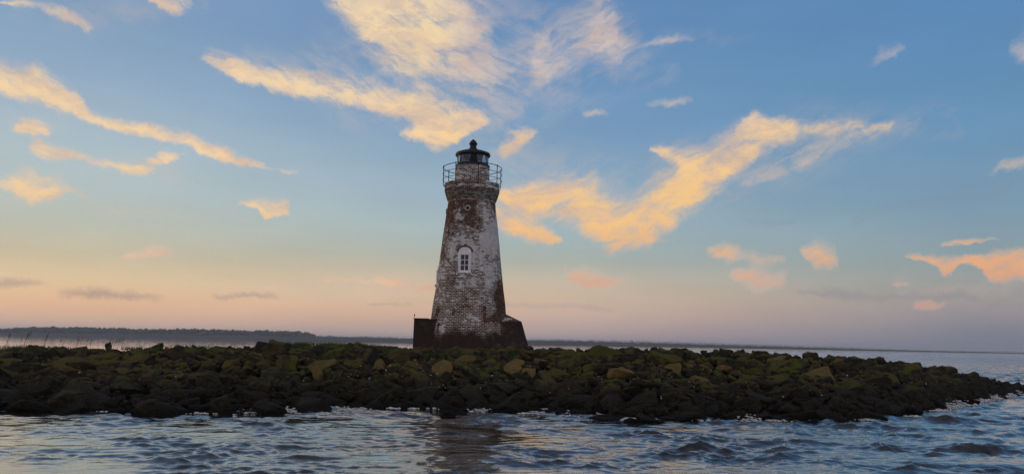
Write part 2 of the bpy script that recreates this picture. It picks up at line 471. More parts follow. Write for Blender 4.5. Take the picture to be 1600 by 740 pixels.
# ------------------------------------------------------------------ materials of the shore
def rock_material(name, is_ground=False):
    m, nt, b, out = new_mat(name)
    geo = nt.n('ShaderNodeNewGeometry'); P = geo.outputs['Position']
    px, py, pz = nt.sep(P)
    nx, ny, nz = nt.sep(geo.outputs['Normal'])
    rnd = nt.math('FRACT', nt.math('ADD', nt.n('ShaderNodeObjectInfo').outputs['Random'], geo.outputs['Random Per Island']))
    n1 = nt.noise(P, 0.9, 4, 0.6); n2 = nt.noise(P, 4.0, 6, 0.65); n3 = nt.noise(P, 17.0, 5, 0.7)
    vor = nt.n('ShaderNodeTexVoronoi'); nt.set(vor.inputs['Vector'], P); vor.inputs['Scale'].default_value = 11.0
    tan = nt.n('ShaderNodeAttribute', attribute_type='OBJECT', attribute_name='tan').outputs['Fac']
    moss_a = nt.n('ShaderNodeAttribute', attribute_type='OBJECT', attribute_name='moss').outputs['Fac']
    grey = nt.ramp(rnd, [(0.0, (0.026, 0.022, 0.015, 1)), (0.35, (0.050, 0.041, 0.024, 1)), (0.6, (0.020, 0.018, 0.014, 1)), (0.8, (0.088, 0.068, 0.032, 1)), (1.0, (0.034, 0.030, 0.020, 1))])
    tanc = nt.mix(n2, (0.34, 0.235, 0.085, 1), (0.19, 0.125, 0.045, 1))
    col = nt.mix(tan, grey, tanc)
    v = nt.mr(n2, 0.3, 0.7, 0.6, 1.35, 'LINEAR')
    col = nt.mix(1.0, col, nt.comb(v, v, v), 'MULTIPLY')
    # moss and algae on the upper band
    band = nt.mr(nt.math('ADD', pz, nt.math('MULTIPLY', nt.math('SUBTRACT', n1, 0.5), 1.2)), 0.6, 1.8)
    mm = nt.math('ADD', nt.math('MULTIPLY', n1, 1.1), nt.math('ADD', nt.math('MULTIPLY', n2, 0.4), nt.math('MULTIPLY', nz, 0.25)))
    moss = nt.math('MULTIPLY', nt.mr(mm, 0.91, 1.03), band)
    moss = nt.math('MULTIPLY', moss, nt.math('SUBTRACT', 1.0, nt.math('MULTIPLY', tan, 0.8)))
    moss = nt.math('MAXIMUM', moss, nt.math('MULTIPLY', nt.mr(nt.math('ADD', n2, nt.math('MULTIPLY', nz, 0.25)), 0.40, 0.62), moss_a))
    mc = nt.mix(n3, (0.016, 0.032, 0.005, 1), (0.135, 0.130, 0.022, 1))
    mc = nt.mix(nt.math('MULTIPLY', nt.mr(nt.noise(P, 0.22, 3, .5), .45, .6), 0.75), mc, nt.mix(n3, (0.026, 0.022, 0.008, 1), (0.17, 0.125, 0.038, 1)))
    col = nt.mix(moss, col, mc)
    # tide-wet, weed-covered lower band
    tide = nt.mr(nt.math('ADD', pz, nt.math('MULTIPLY', nt.math('SUBTRACT', n1, 0.5), 1.9)), 1.45, 0.6)
    weed = nt.mix(nt.mr(n3, 0.42, 0.66), (0.008, 0.0065, 0.005, 1), (0.052, 0.042, 0.025, 1))
    weed = nt.mix(nt.mr(n2, 0.5, 0.72), weed, (0.020, 0.017, 0.008, 1))
    barn = nt.math('MULTIPLY', nt.mr(vor.outputs['Distance'], 0.16, 0.05), nt.mr(nt.noise(P, 1.7, 3, 0.5), 0.56, 0.66))
    weed = nt.mix(barn, weed, (0.20, 0.19, 0.16, 1))
    col = nt.mix(nt.math('MULTIPLY', tide, 0.93), col, weed)
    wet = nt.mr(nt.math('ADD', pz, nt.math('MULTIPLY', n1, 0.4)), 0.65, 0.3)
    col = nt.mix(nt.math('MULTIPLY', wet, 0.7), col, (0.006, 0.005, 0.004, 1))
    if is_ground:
        col = nt.mix(0.6, col, (0.008, 0.007, 0.005, 1))  # ground darkened: shade of the gaps between boulders put into its colour
    nt.set(b.inputs['Base Color'], col)
    b.inputs['Specular IOR Level'].default_value = 0.06
    nt.set(b.inputs['Roughness'], nt.mr(tide, 0, 1, 0.95, 0.7, 'LINEAR'))
    hh = nt.math('ADD', nt.math('MULTIPLY', n2, 0.6), nt.math('ADD', nt.math('MULTIPLY', n3, 0.35), nt.math('MULTIPLY', nt.math('MULTIPLY', vor.outputs['Distance'], tide), 0.3)))
    nt.set(b.inputs['Normal'], bump(nt, hh, 1.0, 0.16))
    return m


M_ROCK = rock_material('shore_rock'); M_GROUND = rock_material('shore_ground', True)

# ------------------------------------------------------------------ ground of the island
cs = np.linspace(-2.2, 0.74, 420)
V = []; tt = np.concatenate([np.linspace(-4, 0, 8)[:-1], np.linspace(0, 1, 26), 1 + np.linspace(0, 1, 30)[1:] ** 1.3])
for t in tt:
    ys, yc = shoreY(cs), crestY(cs)
    if t < 0: Y = ys + t
    elif t <= 1: Y = ys + t * (yc - ys)
    else: Y = yc + (t - 1) * 34
    X = cs * Y
    V.append(np.stack([X, Y, land_z(X, Y)], 1))
V = np.array(V)                       # rows, cols, 3
nr, nc = V.shape[:2]
flat = V.reshape(-1, 3)
for i in range(len(flat)):
    flat[i, 2] += 0.16 * noise.fractal(Vector((flat[i, 0] * 0.7, flat[i, 1] * 0.7, 2.0)), 1.0, 2.0, 4) - 0.12
idx = np.arange(nr * nc).reshape(nr, nc)
fc = np.stack([idx[:-1, :-1], idx[:-1, 1:], idx[1:, 1:], idx[1:, :-1]], -1).reshape(-1, 4)
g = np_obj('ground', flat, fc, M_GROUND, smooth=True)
tag(g, 'dark muddy ground of the low rocky island', kind='structure')


# ------------------------------------------------------------------ boulders
def rock_mesh(seed, size, cuts=2, pts=11, rough=0.055):
    r = random.Random(seed); bm = bmesh.new()
    for _ in range(pts):
        v = Vector((r.gauss(0, 1), r.gauss(0, 1), r.gauss(0, 1))).normalized()
        p = max(abs(v.x), abs(v.y), abs(v.z)); v = v * (0.55 + 0.45 / p) * r.uniform(0.8, 1.0)
        bm.verts.new((v.x * size[0], v.y * size[1], v.z * size[2]))
    res = bmesh.ops.convex_hull(bm, input=bm.verts)
    bmesh.ops.delete(bm, geom=[v for v in bm.verts if not v.link_faces], context='VERTS')
    bmesh.ops.bevel(bm, geom=list(bm.edges), offset=0.045, segments=1, affect='EDGES', profile=0.6, clamp_overlap=True)
    bmesh.ops.triangulate(bm, faces=list(bm.faces))
    for _ in range(cuts):
        bmesh.ops.subdivide_edges(bm, edges=[e for e in bm.edges if e.calc_length() > 0.16], cuts=1, use_grid_fill=True)
        bmesh.ops.triangulate(bm, faces=list(bm.faces))
    bm.normal_update()
    off = Vector((seed * 7.3, seed * 1.7, 0))
    for v in bm.verts:
        q = v.co * 2.0 + off
        h = noise.fractal(q, 0.9, 2.1, 4) * rough * 1.6 + (0.5 - abs(noise.noise(q * 1.3))) * rough * 0.6
        v.co += v.normal * h
    bm.normal_update()
    return bm


SHAPES = []   # (mesh, kind word)
for i in range(5): SHAPES.append((rock_mesh(100 + i, (1, 0.8, 0.62)), 'blocky'))
for i in range(4): SHAPES.append((rock_mesh(200 + i, (1.15, 0.9, 0.36)), 'flat'))
for i in range(4): SHAPES.append((rock_mesh(300 + i, (0.9, 0.8, 0.7), pts=20, rough=0.07), 'rounded'))
for i in range(3): SHAPES.append((rock_mesh(400 + i, (0.8, 0.7, 0.85), pts=9), 'pointed'))
SH = []
for i, (bm, k) in enumerate(SHAPES):
    me = bpy.data.meshes.new('boulder'); bm.to_mesh(me); bm.free()
    for p in me.polygons: p.use_smooth = True
    try: me.set_sharp_from_angle(angle=math.radians(24))
    except Exception: pass
    me.materials.append(M_ROCK); SH.append((me, k))
KINDS = [k for _, k in SH]
LOW = []
for i in range(6):
    bm = rock_mesh(500 + i, (1, 0.85, 0.65), cuts=1, pts=13, rough=0.1)
    LOW.append((np.array([v.co[:] for v in bm.verts]), np.array([[v.index for v in f.verts] for f in bm.faces])))
    bm.free()
for i in range(len(LOW)):
    pass

spec = []      # every boulder: dict(x, y, z, r, shape, rot, tan, moss, special label)


def place(px, py, r, kind='blocky', tan=0.0, moss=0.0, label=None, Y=None, tilt=None, sink=0.25, stretch=(1, 1, 1), rz=None):
    """a boulder whose middle shows at a photo pixel, standing on the slope there"""
    if Y is None:
        best = None
        for yy in np.arange(30, 66, 0.2):
            p = at_y(px, py, yy)
            dz = abs(float(land_z(p.x, p.y)) + r * 0.3 - p.z)
            if best is None or dz < best[0]: best = (dz, yy)
        Y = best[1]
    p = at_y(px, py, Y)
    ks = [i for i, k in enumerate(KINDS) if k == kind]
    spec.append(dict(p=(p.x, p.y, p.z), r=r, k=random.choice(ks), rot=tilt or (random.uniform(-.25, .25), random.uniform(-.25, .25), random.uniform(0, 6.28) if rz is None else rz),
                     tan=tan, moss=moss, label=label, st=stretch))


# rocks one can single out in the photograph
place(690, 581, 0.85, 'flat', .95, label='large tan slab leaning on its edge below the left half of the lighthouse', tilt=(1.05, -.25, .15), stretch=(.75, 1, 1))
place(800, 574, 0.8, 'flat', 1, label='bright ochre sloping slab below the right foot of the lighthouse', tilt=(.35, -.3, .2))
place(973, 588, 0.9, 'blocky', .85, label='broad square tan block midway up the slope, right of the lighthouse', tilt=(.1, .05, .1))
place(1110, 576, 0.72, 'pointed', .9, label='jagged tan rock on the upper slope well right of the lighthouse')
place(1132, 578, 0.55, 'blocky', .9, label='small tan block tucked against the jagged tan rock')
place(495, 573, 0.85, 'flat', .75, label='long ochre slab lying slanted on the mossy slope left of the lighthouse', tilt=(.3, -.3, .1), stretch=(1.2, .9, 1))
place(592, 571, 0.55, 'rounded', .7, label='small rounded tan stone on the slope left of the lighthouse base')
place(826, 583, 0.5, 'rounded', 1, label='small orange tan stone just right of the lighthouse foot')
place(1290, 581, 0.6, 'rounded', 1, label='orange tan stone on the upper slope towards the right tip')
place(1307, 569, 0.6, 'blocky', .7, label='ochre block just above the orange tan stone near the right tip')
place(1254, 571, 0.5, 'pointed', .6, label='pale upright ochre stone on the upper slope right of the lighthouse')
place(908, 553, 0.55, 'flat', .7, label='flat tan stone just under the ridge right of the lighthouse', tilt=(.3, .2, .3))
place(845, 566, 0.55, 'blocky', .6, label='pale brown block in the moss right of the lighthouse base')
place(1050, 580, 0.7, 'flat', .8, label='slanted yellowish slab on the upper slope right of the lighthouse', tilt=(.4, -.5, .4))
place(1075, 572, 0.5, 'flat', .7, label='small flat yellowish stone above the slanted yellowish slab')
place(205, 566, 0.9, 'flat', .35, .5, label='moss-streaked yellow green slab on the slope right of the reeds', tilt=(.35, -.35, 0.1))
place(95, 569, 0.9, 'flat', .4, .5, label='long yellow green slab on the slope under the reeds', tilt=(.3, -.3, .1))
place(15, 565, 0.7, 'flat', .45, .4, label='yellowish slab at the far left end of the shore', tilt=(.3, .2, .1))
place(257, 567, 0.75, 'pointed', .3, .55, label='greenish peaked rock right of the moss-streaked slab')
place(360, 573, 0.6, 'rounded', .35, .45, label='pale green rounded stone midway between reeds and lighthouse')
place(171, 543.5, 0.42, 'pointed', 0, label='dark squared peak of rock on the skyline among the reeds', Y=46, stretch=(1, 1, 1.1))
place(146, 547, 0.6, 'flat', 0, label='low dark slab on the skyline left of the squared peak', Y=46, tilt=(0, 0, .2))
place(243, 548, 0.75, 'pointed', 0, .3, label='dark rock rising to a point on the skyline right of the reeds', Y=46)
place(1134, 549, 0.5, 'pointed', 0, stretch=(1.5, 1, .85), tilt=(0, 0, .4), label='tallest dark peak on the skyline right of the lighthouse', Y=47)
place(1268, 558, 0.62, 'blocky', 0, label='dark blocky rock standing out on the ridge before the right tip', Y=47.5, tilt=(0, 0, .3))
place(1372, 562, 0.45, 'blocky', 0, label='small dark block on the ridge where it begins to fall', Y=49)
place(157, 648, 0.42, 'rounded', 0, label='lone black rock awash in the water off the left shore', Y=31.5, tilt=(0, 0, .5))
place(700, 650, 0.36, 'rounded', 0, label='small black rock awash below the lighthouse reflection', Y=31.8, tilt=(0, 0, .5))
place(660, 613, 0.9, 'flat', .3, label='pale brown slab midway up the dark slope left of the lighthouse reflection', tilt=(.3, 0, .2))
place(418, 573, 0.6, 'rounded', .2, .4, label='rounded grey green stone beside the driftwood log')
n_special = len(spec)

SPACE = 1.06
rowspos = []
for t in np.arange(-0.05, 1.03, 0.072):
    s = -0.735
    while s < 0.70:
        ys, yc, zc = float(shoreY(s)), float(crestY(s)), float(crestZ(s))
        tj = t + random.uniform(-.035, .035)
        Y = ys + tj * max(yc - ys, 1.0); X = s * Y
        r = random.choice([.4, .48, .58, .68, .8, .95, 1.2]) * (0.85 if t > 0.9 else 1.0)
        if s > 0.5: r *= 0.85
        if Y - ys < -1.2: s += 0.03; continue
        z = float(land_z(X, max(Y, ys)))
        if zc < 0.9: r *= 0.75
        hgt = max(0.0, z)
        up = hgt > 1.25
        tan = moss = 0.0
        u = random.random()
        if up and u < .07: tan = random.uniform(.35, .8)
        elif up and u < .38: moss = random.uniform(.4, 1)
        elif hgt > 0.9 and u < .12: tan = random.uniform(.2, .6)
        ki = random.randrange(len(KINDS))
        tl = .35
        if t > .93: tl = .2
        if t > .86: moss *= .3; tan *= .3
        # keep the skyline low: rocks on the ridge rise only a little above it
        hk = {'blocky': .55, 'flat': .32, 'rounded': .62, 'pointed': .75}[KINDS[ki]]
        zz = z + r * hk * random.uniform(-.25, .25) - (0.30 * r if t > 0.9 else 0.05)
        spec.append(dict(p=(X, Y, zz), r=r, k=ki, rot=(random.uniform(-tl, tl), random.uniform(-tl, tl), random.uniform(0, 6.28)), tan=tan, moss=moss, label=None, st=(random.uniform(1, 1.3), 1, random.uniform(.7, 1))))
        s += (r * 1.32 * random.uniform(.75, 1.15)) / Y
for i, d in enumerate(spec):
    d['px'], d['py'] = to_px(d['p']); d['i'] = i
    d['app'] = d['r'] / d['p'][1]
# drop boulders that would bury a singled-out one
keep = spec[:n_special]
for d in spec[n_special:]:
    if any(abs(d['px'] - e['px']) < 20 and -4 < d['py'] - e['py'] < 16 for e in spec[:n_special]): continue
    keep.append(d)
spec = keep
inview = [d for d in spec[n_special:] if -10 < d['px'] < 1610]
inview.sort(key=lambda d: -d['app'])
chosen = inview[:300 - n_special]; ids = {d['i'] for d in chosen}
rest = [d for d in spec[n_special:] if d['i'] not in ids]

COLS = [(90, 'at the far left edge'), (200, 'below the reed stalks'), (300, 'just right of the reed stalks'), (400, 'between reeds and lighthouse'),
        (520, 'well left of the lighthouse'), (645, 'just left of the lighthouse'), (735, "below the lighthouse's left half"), (828, "below the lighthouse's right half"),
        (920, 'just right of the lighthouse'), (1020, 'a tower width right of it'), (1130, 'under the skyline peak'), (1230, 'midway to the right tip'),
        (1330, 'before the ridge falls'), (1430, 'where the ridge falls'), (1520, 'near the right tip'), (9999, 'on the right tip')]
COLS = [(a, b.replace('a tower width right of it', 'well right of the lighthouse')) for a, b in COLS]


def describe(d):
    x, y, z = d['p']; s = x / y
    t = (y - float(shoreY(s))) / max(float(crestY(s)) - float(shoreY(s)), .5)
    if z < 0.9: look = 'black wet' if z < .45 else 'dark weedy'
    elif d['tan'] > .55: look = 'tan'
    elif d['tan'] > .1: look = 'brownish'
    elif d['moss'] > .1: look = 'mossy green'
    else: look = 'dark brown'
    row = 'at the waterline' if t < .09 else 'low down' if t < .32 else 'midway up' if t < .58 else 'high up' if t < .9 else 'on the ridge'
    col = next(b for a, b in COLS if d['px'] < a)
    size = 'large ' if d['r'] > .86 else 'small ' if d['r'] < .6 else ''
    return f"{size}{look} {KINDS[d['k']]} boulder {row}, {col}"


for d in chosen: d['lab'] = describe(d)
from collections import defaultdict
same = defaultdict(list)
for d in chosen: same[d['lab']].append(d)
for lab, ds in same.items():
    if len(ds) == 1: continue
    ds.sort(key=lambda d: d['px'])
    words = {2: ['left one', 'right one'], 3: ['left one', 'middle one', 'right one'],
             4: ['leftmost', 'second', 'third', 'rightmost']}.get(len(ds))
    if words is None: words = ['leftmost'] + ['in between'] * (len(ds) - 2) + ['rightmost']
    for d, w in zip(ds, words): d['lab'] = f"{lab}, {w}" if len((lab + w).split()) <= 15 else f"{w} {lab}"
for d in spec[:n_special] + chosen:
    me, k = SH[d['k']]
    o = bpy.data.objects.new('boulder', me); link(o)
    o.location = d['p']; o.rotation_euler = d['rot']; o.scale = [d['r'] * q for q in d['st']]
    o['tan'] = float(d['tan']) * (.65 if d['label'] else 1); o['moss'] = float(d['moss'])
    tag(o, d['label'] or d['lab'], 'boulder', 'boulders of the rocky shore')


def merge_rocks(name, items, label):
    VV, FF = [], []; base = 0
    for (p, r, rot, li) in items:
        vs, fs = LOW[li]
        R = np.array(Matrix.Rotation(rot[2], 3, 'Z') @ Matrix.Rotation(rot[1], 3, 'Y') @ Matrix.Rotation(rot[0], 3, 'X'))
        VV.append(vs @ R.T * r + np.array(p)); FF.append(fs + base); base += len(vs)
    o = np_obj(name, np.concatenate(VV), np.concatenate(FF), M_ROCK, smooth=False)
    o['tan'] = 0.0; o['moss'] = 0.0
    return tag(o, label, kind='stuff')


items = [(d['p'], d['r'], d['rot'], random.randrange(len(LOW))) for d in rest]
for _ in range(3600):
    s = random.uniform(-0.95, 0.70); ys, yc = float(shoreY(s)), float(crestY(s))
    t = random.uniform(-.02, 1.0); Y = ys + t * max(yc - ys, 1); X = s * Y
    r = random.uniform(.16, .42)
    items.append(((X, Y, float(land_z(X, max(Y, ys))) + random.uniform(0, .22) * (1 - .7 * (t > .9))), r, (random.uniform(-.6, .6), random.uniform(-.6, .6), random.uniform(0, 6.28)), random.randrange(len(LOW))))
# off-frame boulders to the left, and the back slope
for _ in range(700):
    s = random.uniform(-2.1, -0.74); ys, yc = float(shoreY(s)), float(crestY(s))
    t = random.uniform(-.02, 1.05); Y = ys + t * (yc - ys); X = s * Y
    items.append(((X, Y, float(land_z(X, Y))), random.uniform(.5, 1.0), (random.uniform(-.3, .3), random.uniform(-.3, .3), random.uniform(0, 6.28)), random.randrange(len(LOW))))
for _ in range(500):
    s = random.uniform(-0.9, 0.66); yc = float(crestY(s)); Y = yc + random.uniform(6, 26); X = s * Y
    z = float(land_z(X, Y))
    if z < -.4 or (abs(X + 3) < 6 and Y < 58): continue
    items.append(((X, Y, z - .3), random.uniform(.3, .6), (random.uniform(-.3, .3), random.uniform(-.3, .3), random.uniform(0, 6.28)), random.randrange(len(LOW))))
merge_rocks('rubble', items, 'smaller broken stones filling the gaps between the boulders')

# ------------------------------------------------------------------ lighthouse
LY = 52.0; PXM = None
AX = at_y(732.5, 500, LY).x; BASEZ = 2.30
LH = bpy.data.objects.new('lighthouse', None); link(LH); LH.location = (AX, LY, BASEZ)
tag(LH, 'old brick lighthouse with peeling white paint and a black lantern on the rocks', 'lighthouse')


def zy(py, px=736): return at_y(px, py, LY).z - BASEZ
def zf(py, px=730, d=2.3): return at_y(px, py, LY - d).z - BASEZ
def xf(px, py=405, d=2.0): return at_y(px, py, LY - d).x - AX
K = LY / F


def brick_mat(name, mode):
    """worn whitewash over brown brick; mode sets where the paint has survived"""
    m, nt, b, out = new_mat(name)
    uv = nt.n('ShaderNodeUVMap', uv_map='UVMap').outputs[0]
    u, v, _ = nt.sep(uv)
    P = nt.n('ShaderNodeTexCoord').outputs['Object']
    jit = nt.vmath('SCALE', nt.vmath('SUBTRACT', nt.noise(P, 3.0, 2, 0.5, 0, 1), (.5, .5, .5)), s=0.05)
    br = nt.n('ShaderNodeTexBrick', offset=0.5)
    nt.set(br.inputs['Vector'], nt.vmath('ADD', uv, jit))
    for k_, q in (('Color1', (0, 0, 0, 1)), ('Color2', (1, 1, 1, 1)), ('Mortar', (.5, .5, .5, 1))): br.inputs[k_].default_value = q
    br.inputs['Scale'].default_value = 1.0; br.inputs['Mortar Size'].default_value = 0.017; br.inputs['Mortar Smooth'].default_value = 0.2
    br.inputs['Brick Width'].default_value = 0.27; br.inputs['Row Height'].default_value = 0.105; br.inputs['Bias'].default_value = 0.0
    rnd = nt.sep(br.outputs['Color'])[0]; mort = br.outputs['Fac']
    n_big = nt.noise(P, 0.75, 4, 0.6); n_mid = nt.noise(P, 3.2, 4, 0.6); n_fine = nt.noise(P, 14.0, 4, 0.65)
    if mode == 'tower':
        H = zf(286)
        cov = nt.ramp(nt.math('DIVIDE', v, H), [
            (0.0, (.05,) * 3 + (1,)), (zf(528) / H, (.12,) * 3 + (1,)), (zf(516) / H, (.42,) * 3 + (1,)), (zf(497) / H, (.40,) * 3 + (1,)), (zf(470) / H, (.56,) * 3 + (1,)),
            (zf(430) / H, (.63,) * 3 + (1,)), (zf(395) / H, (.74,) * 3 + (1,)), (zf(372) / H, (.64,) * 3 + (1,)), (zf(345) / H, (.40,) * 3 + (1,)),
            (zf(320) / H, (.36,) * 3 + (1,)), (zf(300) / H, (.30,) * 3 + (1,)), (1.0, (.34,) * 3 + (1,))])
        ang = u
        upper = nt.mr(v, zf(400), zf(360))
        rightish = nt.mr(ang, 0.7, 1.6)
        cov = nt.math('ADD', cov, nt.math('MULTIPLY', nt.math('MULTIPLY', upper, rightish), nt.mr(v, zf(312), zf(330), 0.1, 0.42)))
        low = nt.mr(v, zf(425), zf(450))
        cov = nt.math('SUBTRACT', cov, nt.math('MULTIPLY', nt.math('MULTIPLY', low, nt.mr(ang, 1.5, 2.5)), 0.45))
        cov = nt.math('SUBTRACT', cov, nt.math('MULTIPLY', nt.mr(ang, -1.2, -2.6), 0.20))
        cov = nt.math('SUBTRACT', cov, 0.08)
    elif mode == 'drum':
        cov = 0.50
    elif mode == 'cornice':
        cov = nt.mr(u, -1.5, 3.0, 0.40, 0.60, 'LINEAR')
    else:
        cov = nt.mr(v, 2.0, 2.5, 0.03, 0.18)
    ka, kb = (1.55, 1.1) if mode in ('tower', 'base') else (.6, .7)
    val = nt.math('ADD', cov, nt.math('MULTIPLY', nt.math('SUBTRACT', n_big, .5), ka))
    val = nt.math('ADD', val, nt.math('MULTIPLY', nt.math('SUBTRACT', n_mid, .5), kb))
    val = nt.math('ADD', val, nt.math('MULTIPLY', nt.math('SUBTRACT', n_fine, .5), 0.55))
    val = nt.math('ADD', val, nt.math('MULTIPLY', nt.math('SUBTRACT', rnd, .5), 0.34))
    val = nt.math('ADD', val, nt.math('MULTIPLY', mort, nt.mr(v, 2.5, 6.5, 0.36, 0.22, 'LINEAR')))
    paint = nt.mr(val, 0.475, 0.60)
    brick = nt.ramp(rnd, [(0, (0.072, 0.036, 0.022, 1)), (.4, (0.145, 0.068, 0.038, 1)), (.75, (0.21, 0.098, 0.052, 1)), (1, (0.11, 0.066, 0.044, 1))])
    dk = nt.mr(n_mid, .3, .7, .65, 1.25, 'LINEAR')
    brick = nt.mix(1.0, brick, nt.comb(dk, dk, dk), 'MULTIPLY')
    brick = nt.mix(mort, brick, (0.10, 0.082, 0.066, 1))
    white = nt.mix(nt.mr(n_mid, .35, .7), (0.84, 0.83, 0.81, 1), (0.62, 0.60, 0.57, 1))
    white = nt.mix(nt.math('MULTIPLY', mort, 0.22), white, (0.24, 0.215, 0.19, 1))
    soot = nt.mr(n_fine, .42, .7, 1.0, .72, 'LINEAR')
    white = nt.mix(1.0, white, nt.comb(soot, soot, soot), 'MULTIPLY')
    col = nt.mix(paint, brick, white)
    # dark tide and algae stain on the foot
    if mode in ('tower', 'base'):
        edge = nt.math('ADD', v, nt.math('MULTIPLY', nt.math('SUBTRACT', n_big, .5), 1.3))
        lo, hi = (zf(527), zf(506)) if mode == 'tower' else (2.3, 3.1)
        st = nt.mr(edge, hi, lo)
        col = nt.mix(nt.math('MULTIPLY', st, 0.88), col, nt.mix(n_fine, (0.016, 0.012, 0.011, 1), (0.060, 0.042, 0.034, 1)))
    # vertical weather streaks
    sx = nt.noise(nt.comb(nt.math('MULTIPLY', u, 3.0), nt.math('MULTIPLY', v, 0.25), 0.0), 1.0, 4, .6)
    sk = nt.mr(sx, .45, .72, 1.0, .74, 'LINEAR')
    col = nt.mix(1.0, col, nt.comb(sk, sk, sk), 'MULTIPLY')
    nt.set(b.inputs['Base Color'], col); b.inputs['Roughness'].default_value = 0.9; b.inputs['Specular IOR Level'].default_value = 0.1
    h = nt.math('ADD', nt.math('MULTIPLY', mort, -1.0), nt.math('ADD', nt.math('MULTIPLY', n_fine, .6), nt.math('MULTIPLY', paint, .25)))
    nt.set(b.inputs['Normal'], bump(nt, h, 0.9, 0.02))
    return m


M_TOWER = brick_mat('worn_painted_brick', 'tower'); M_BASE = brick_mat('dark_stained_brick', 'base')
M_CORN = brick_mat('cornice_brick', 'cornice'); M_DRUM = brick_mat('drum_brick', 'drum')
M_IRON = simple_mat('black_iron', (0.016, 0.016, 0.019), 0.5, 0.0, 0.4, 5.0, 0.01)
M_WHITE = simple_mat('white_window_paint', (0.82, 0.82, 0.83), 0.6, 0, 0.22, 6.0)
M_STONE = simple_mat('vent_stone', (0.42, 0.41, 0.40), 0.8, 0, 0.2, 9.0)
M_DARK = simple_mat('dark_opening', (0.02, 0.02, 0.02), 0.8)


def glass_mat(name, see):
    m, nt, b, out = new_mat(name)
    gl = nt.n('ShaderNodeBsdfGlossy'); gl.inputs['Roughness'].default_value = 0.06; gl.inputs['Color'].default_value = (.8, .85, .9, 1)
    if see:
        tr = nt.n('ShaderNodeBsdfTransparent'); tr.inputs['Color'].default_value = (.40, .44, .50, 1)
    else:
        tr = nt.n('ShaderNodeBsdfDiffuse'); tr.inputs['Color'].default_value = (.012, .016, .03, 1)
    lw = nt.n('ShaderNodeLayerWeight'); lw.inputs[0].default_value = 0.25
    f = nt.mr(lw.outputs['Fresnel'], 0.0, 1.0, 0.07 if see else 0.025, 0.7, 'LINEAR')
    mx = nt.n('ShaderNodeMixShader'); nt.set(mx.inputs[0], f)
    nt.t.links.new(tr.outputs[0], mx.inputs[1]); nt.t.links.new(gl.outputs[0], mx.inputs[2])
    nt.t.links.new(mx.outputs[0], out.inputs[0])
    return m


M_PANE = glass_mat('lantern_glass', True); M_WGLASS = glass_mat('window_glass', False)


def lathe(profile, n=112, uvr=2.3, caps=True, wob=0.0):
    bm = bmesh.new(); uvl = bm.loops.layers.uv.new('UVMap')
    rings = []
    for r, z in profile:
        ring = []
        for i in range(n):
            a = -PI + 2 * PI * i / n
            rr = r + (wob * noise.noise(Vector((math.sin(a) * 2.2, math.cos(a) * 2.2, z * 0.8))) if wob else 0)
            ring.append(bm.verts.new((rr * math.sin(a), -rr * math.cos(a), z)))
        rings.append(ring)
    for k in range(len(rings) - 1):
        for i in range(n):
            j = (i + 1) % n
            f = bm.faces.new((rings[k][i], rings[k][j], rings[k + 1][j], rings[k + 1][i]))
            ii = [i, i + 1, i + 1, i]; zz = [profile[k][1], profile[k][1], profile[k + 1][1], profile[k + 1][1]]
            rr = [profile[k][0], profile[k][0], profile[k + 1][0], profile[k + 1][0]]
            for l, q, zq, rq in zip(f.loops, ii, zz, rr):
                l[uvl].uv = ((-PI + 2 * PI * q / n) * uvr, zq + (abs(rq - profile[0][0]) * 0.3 if uvr < 2.2 else 0))
            f.smooth = True
    if caps:
        bm.faces.new(list(reversed(rings[0]))); bm.faces.new(rings[-1])
    return bm


def prism(outline, y0, y1):
    """outline in x,z; extruded along y"""
    bm = bmesh.new()
    a = [bm.verts.new((x, y0, z)) for x, z in outline]; c = [bm.verts.new((x, y1, z)) for x, z in outline]
    n = len(a)
    bm.faces.new(a); bm.faces.new(list(reversed(c)))
    for i in range(n): bm.faces.new((a[i], c[i], c[(i + 1) % n], a[(i + 1) % n]))
    bmesh.ops.recalc_face_normals(bm, faces=list(bm.faces))
    return bm


def box(bm, x0, x1, y0, y1, z0, z1):
    r = bmesh.ops.create_cube(bm, size=1.0)
    for v in r['verts']:
        v.co = Vector((x0 if v.co.x < 0 else x1, y0 if v.co.y < 0 else y1, z0 if v.co.z < 0 else z1))


def tube(bm, pts, r, n=6, closed=False):
    pts = [Vector(p) for p in pts]; rings = []
    N = len(pts)
    for i, p in enumerate(pts):
        a = pts[(i - 1) % N] if (closed or i > 0) else p; c = pts[(i + 1) % N] if (closed or i < N - 1) else p
        t = (c - a).normalized(); ref = Vector((0, 0, 1)) if abs(t.z) < .9 else Vector((1, 0, 0))
        e1 = t.cross(ref).normalized(); e2 = t.cross(e1)
        rings.append([bm.verts.new(p + r * (math.cos(2 * PI * k / n) * e1 + math.sin(2 * PI * k / n) * e2)) for k in range(n)])
    for i in range(N if closed else N - 1):
        A, B = rings[i], rings[(i + 1) % N]
        for k in range(n): bm.faces.new((A[k], A[(k + 1) % n], B[(k + 1) % n], B[k]))
    if not closed:
        bm.faces.new(rings[0]); bm.faces.new(list(reversed(rings[-1])))


# shaft
shaft = [(2.86, 0.0), (2.78, zy(530)), (2.66, zy(512)), (58.5 * K, zy(497)), (53.6 * K, zy(455)), (48.6 * K, zy(412)), (43.9 * K, zy(372)), (39.6 * K, zy(336)), (37.2 * K, zy(317))]
sh_dense = []
for (r0, z0), (r1, z1) in zip(shaft[:-1], shaft[1:]):
    for q in range(6): sh_dense.append((r0 + (r1 - r0) * q / 6, z0 + (z1 - z0) * q / 6))
sh_dense.append(shaft[-1])
tower = mesh_obj('tower_wall', lathe(sh_dense, 144, 2.3, True, 0.035), M_TOWER, LH)


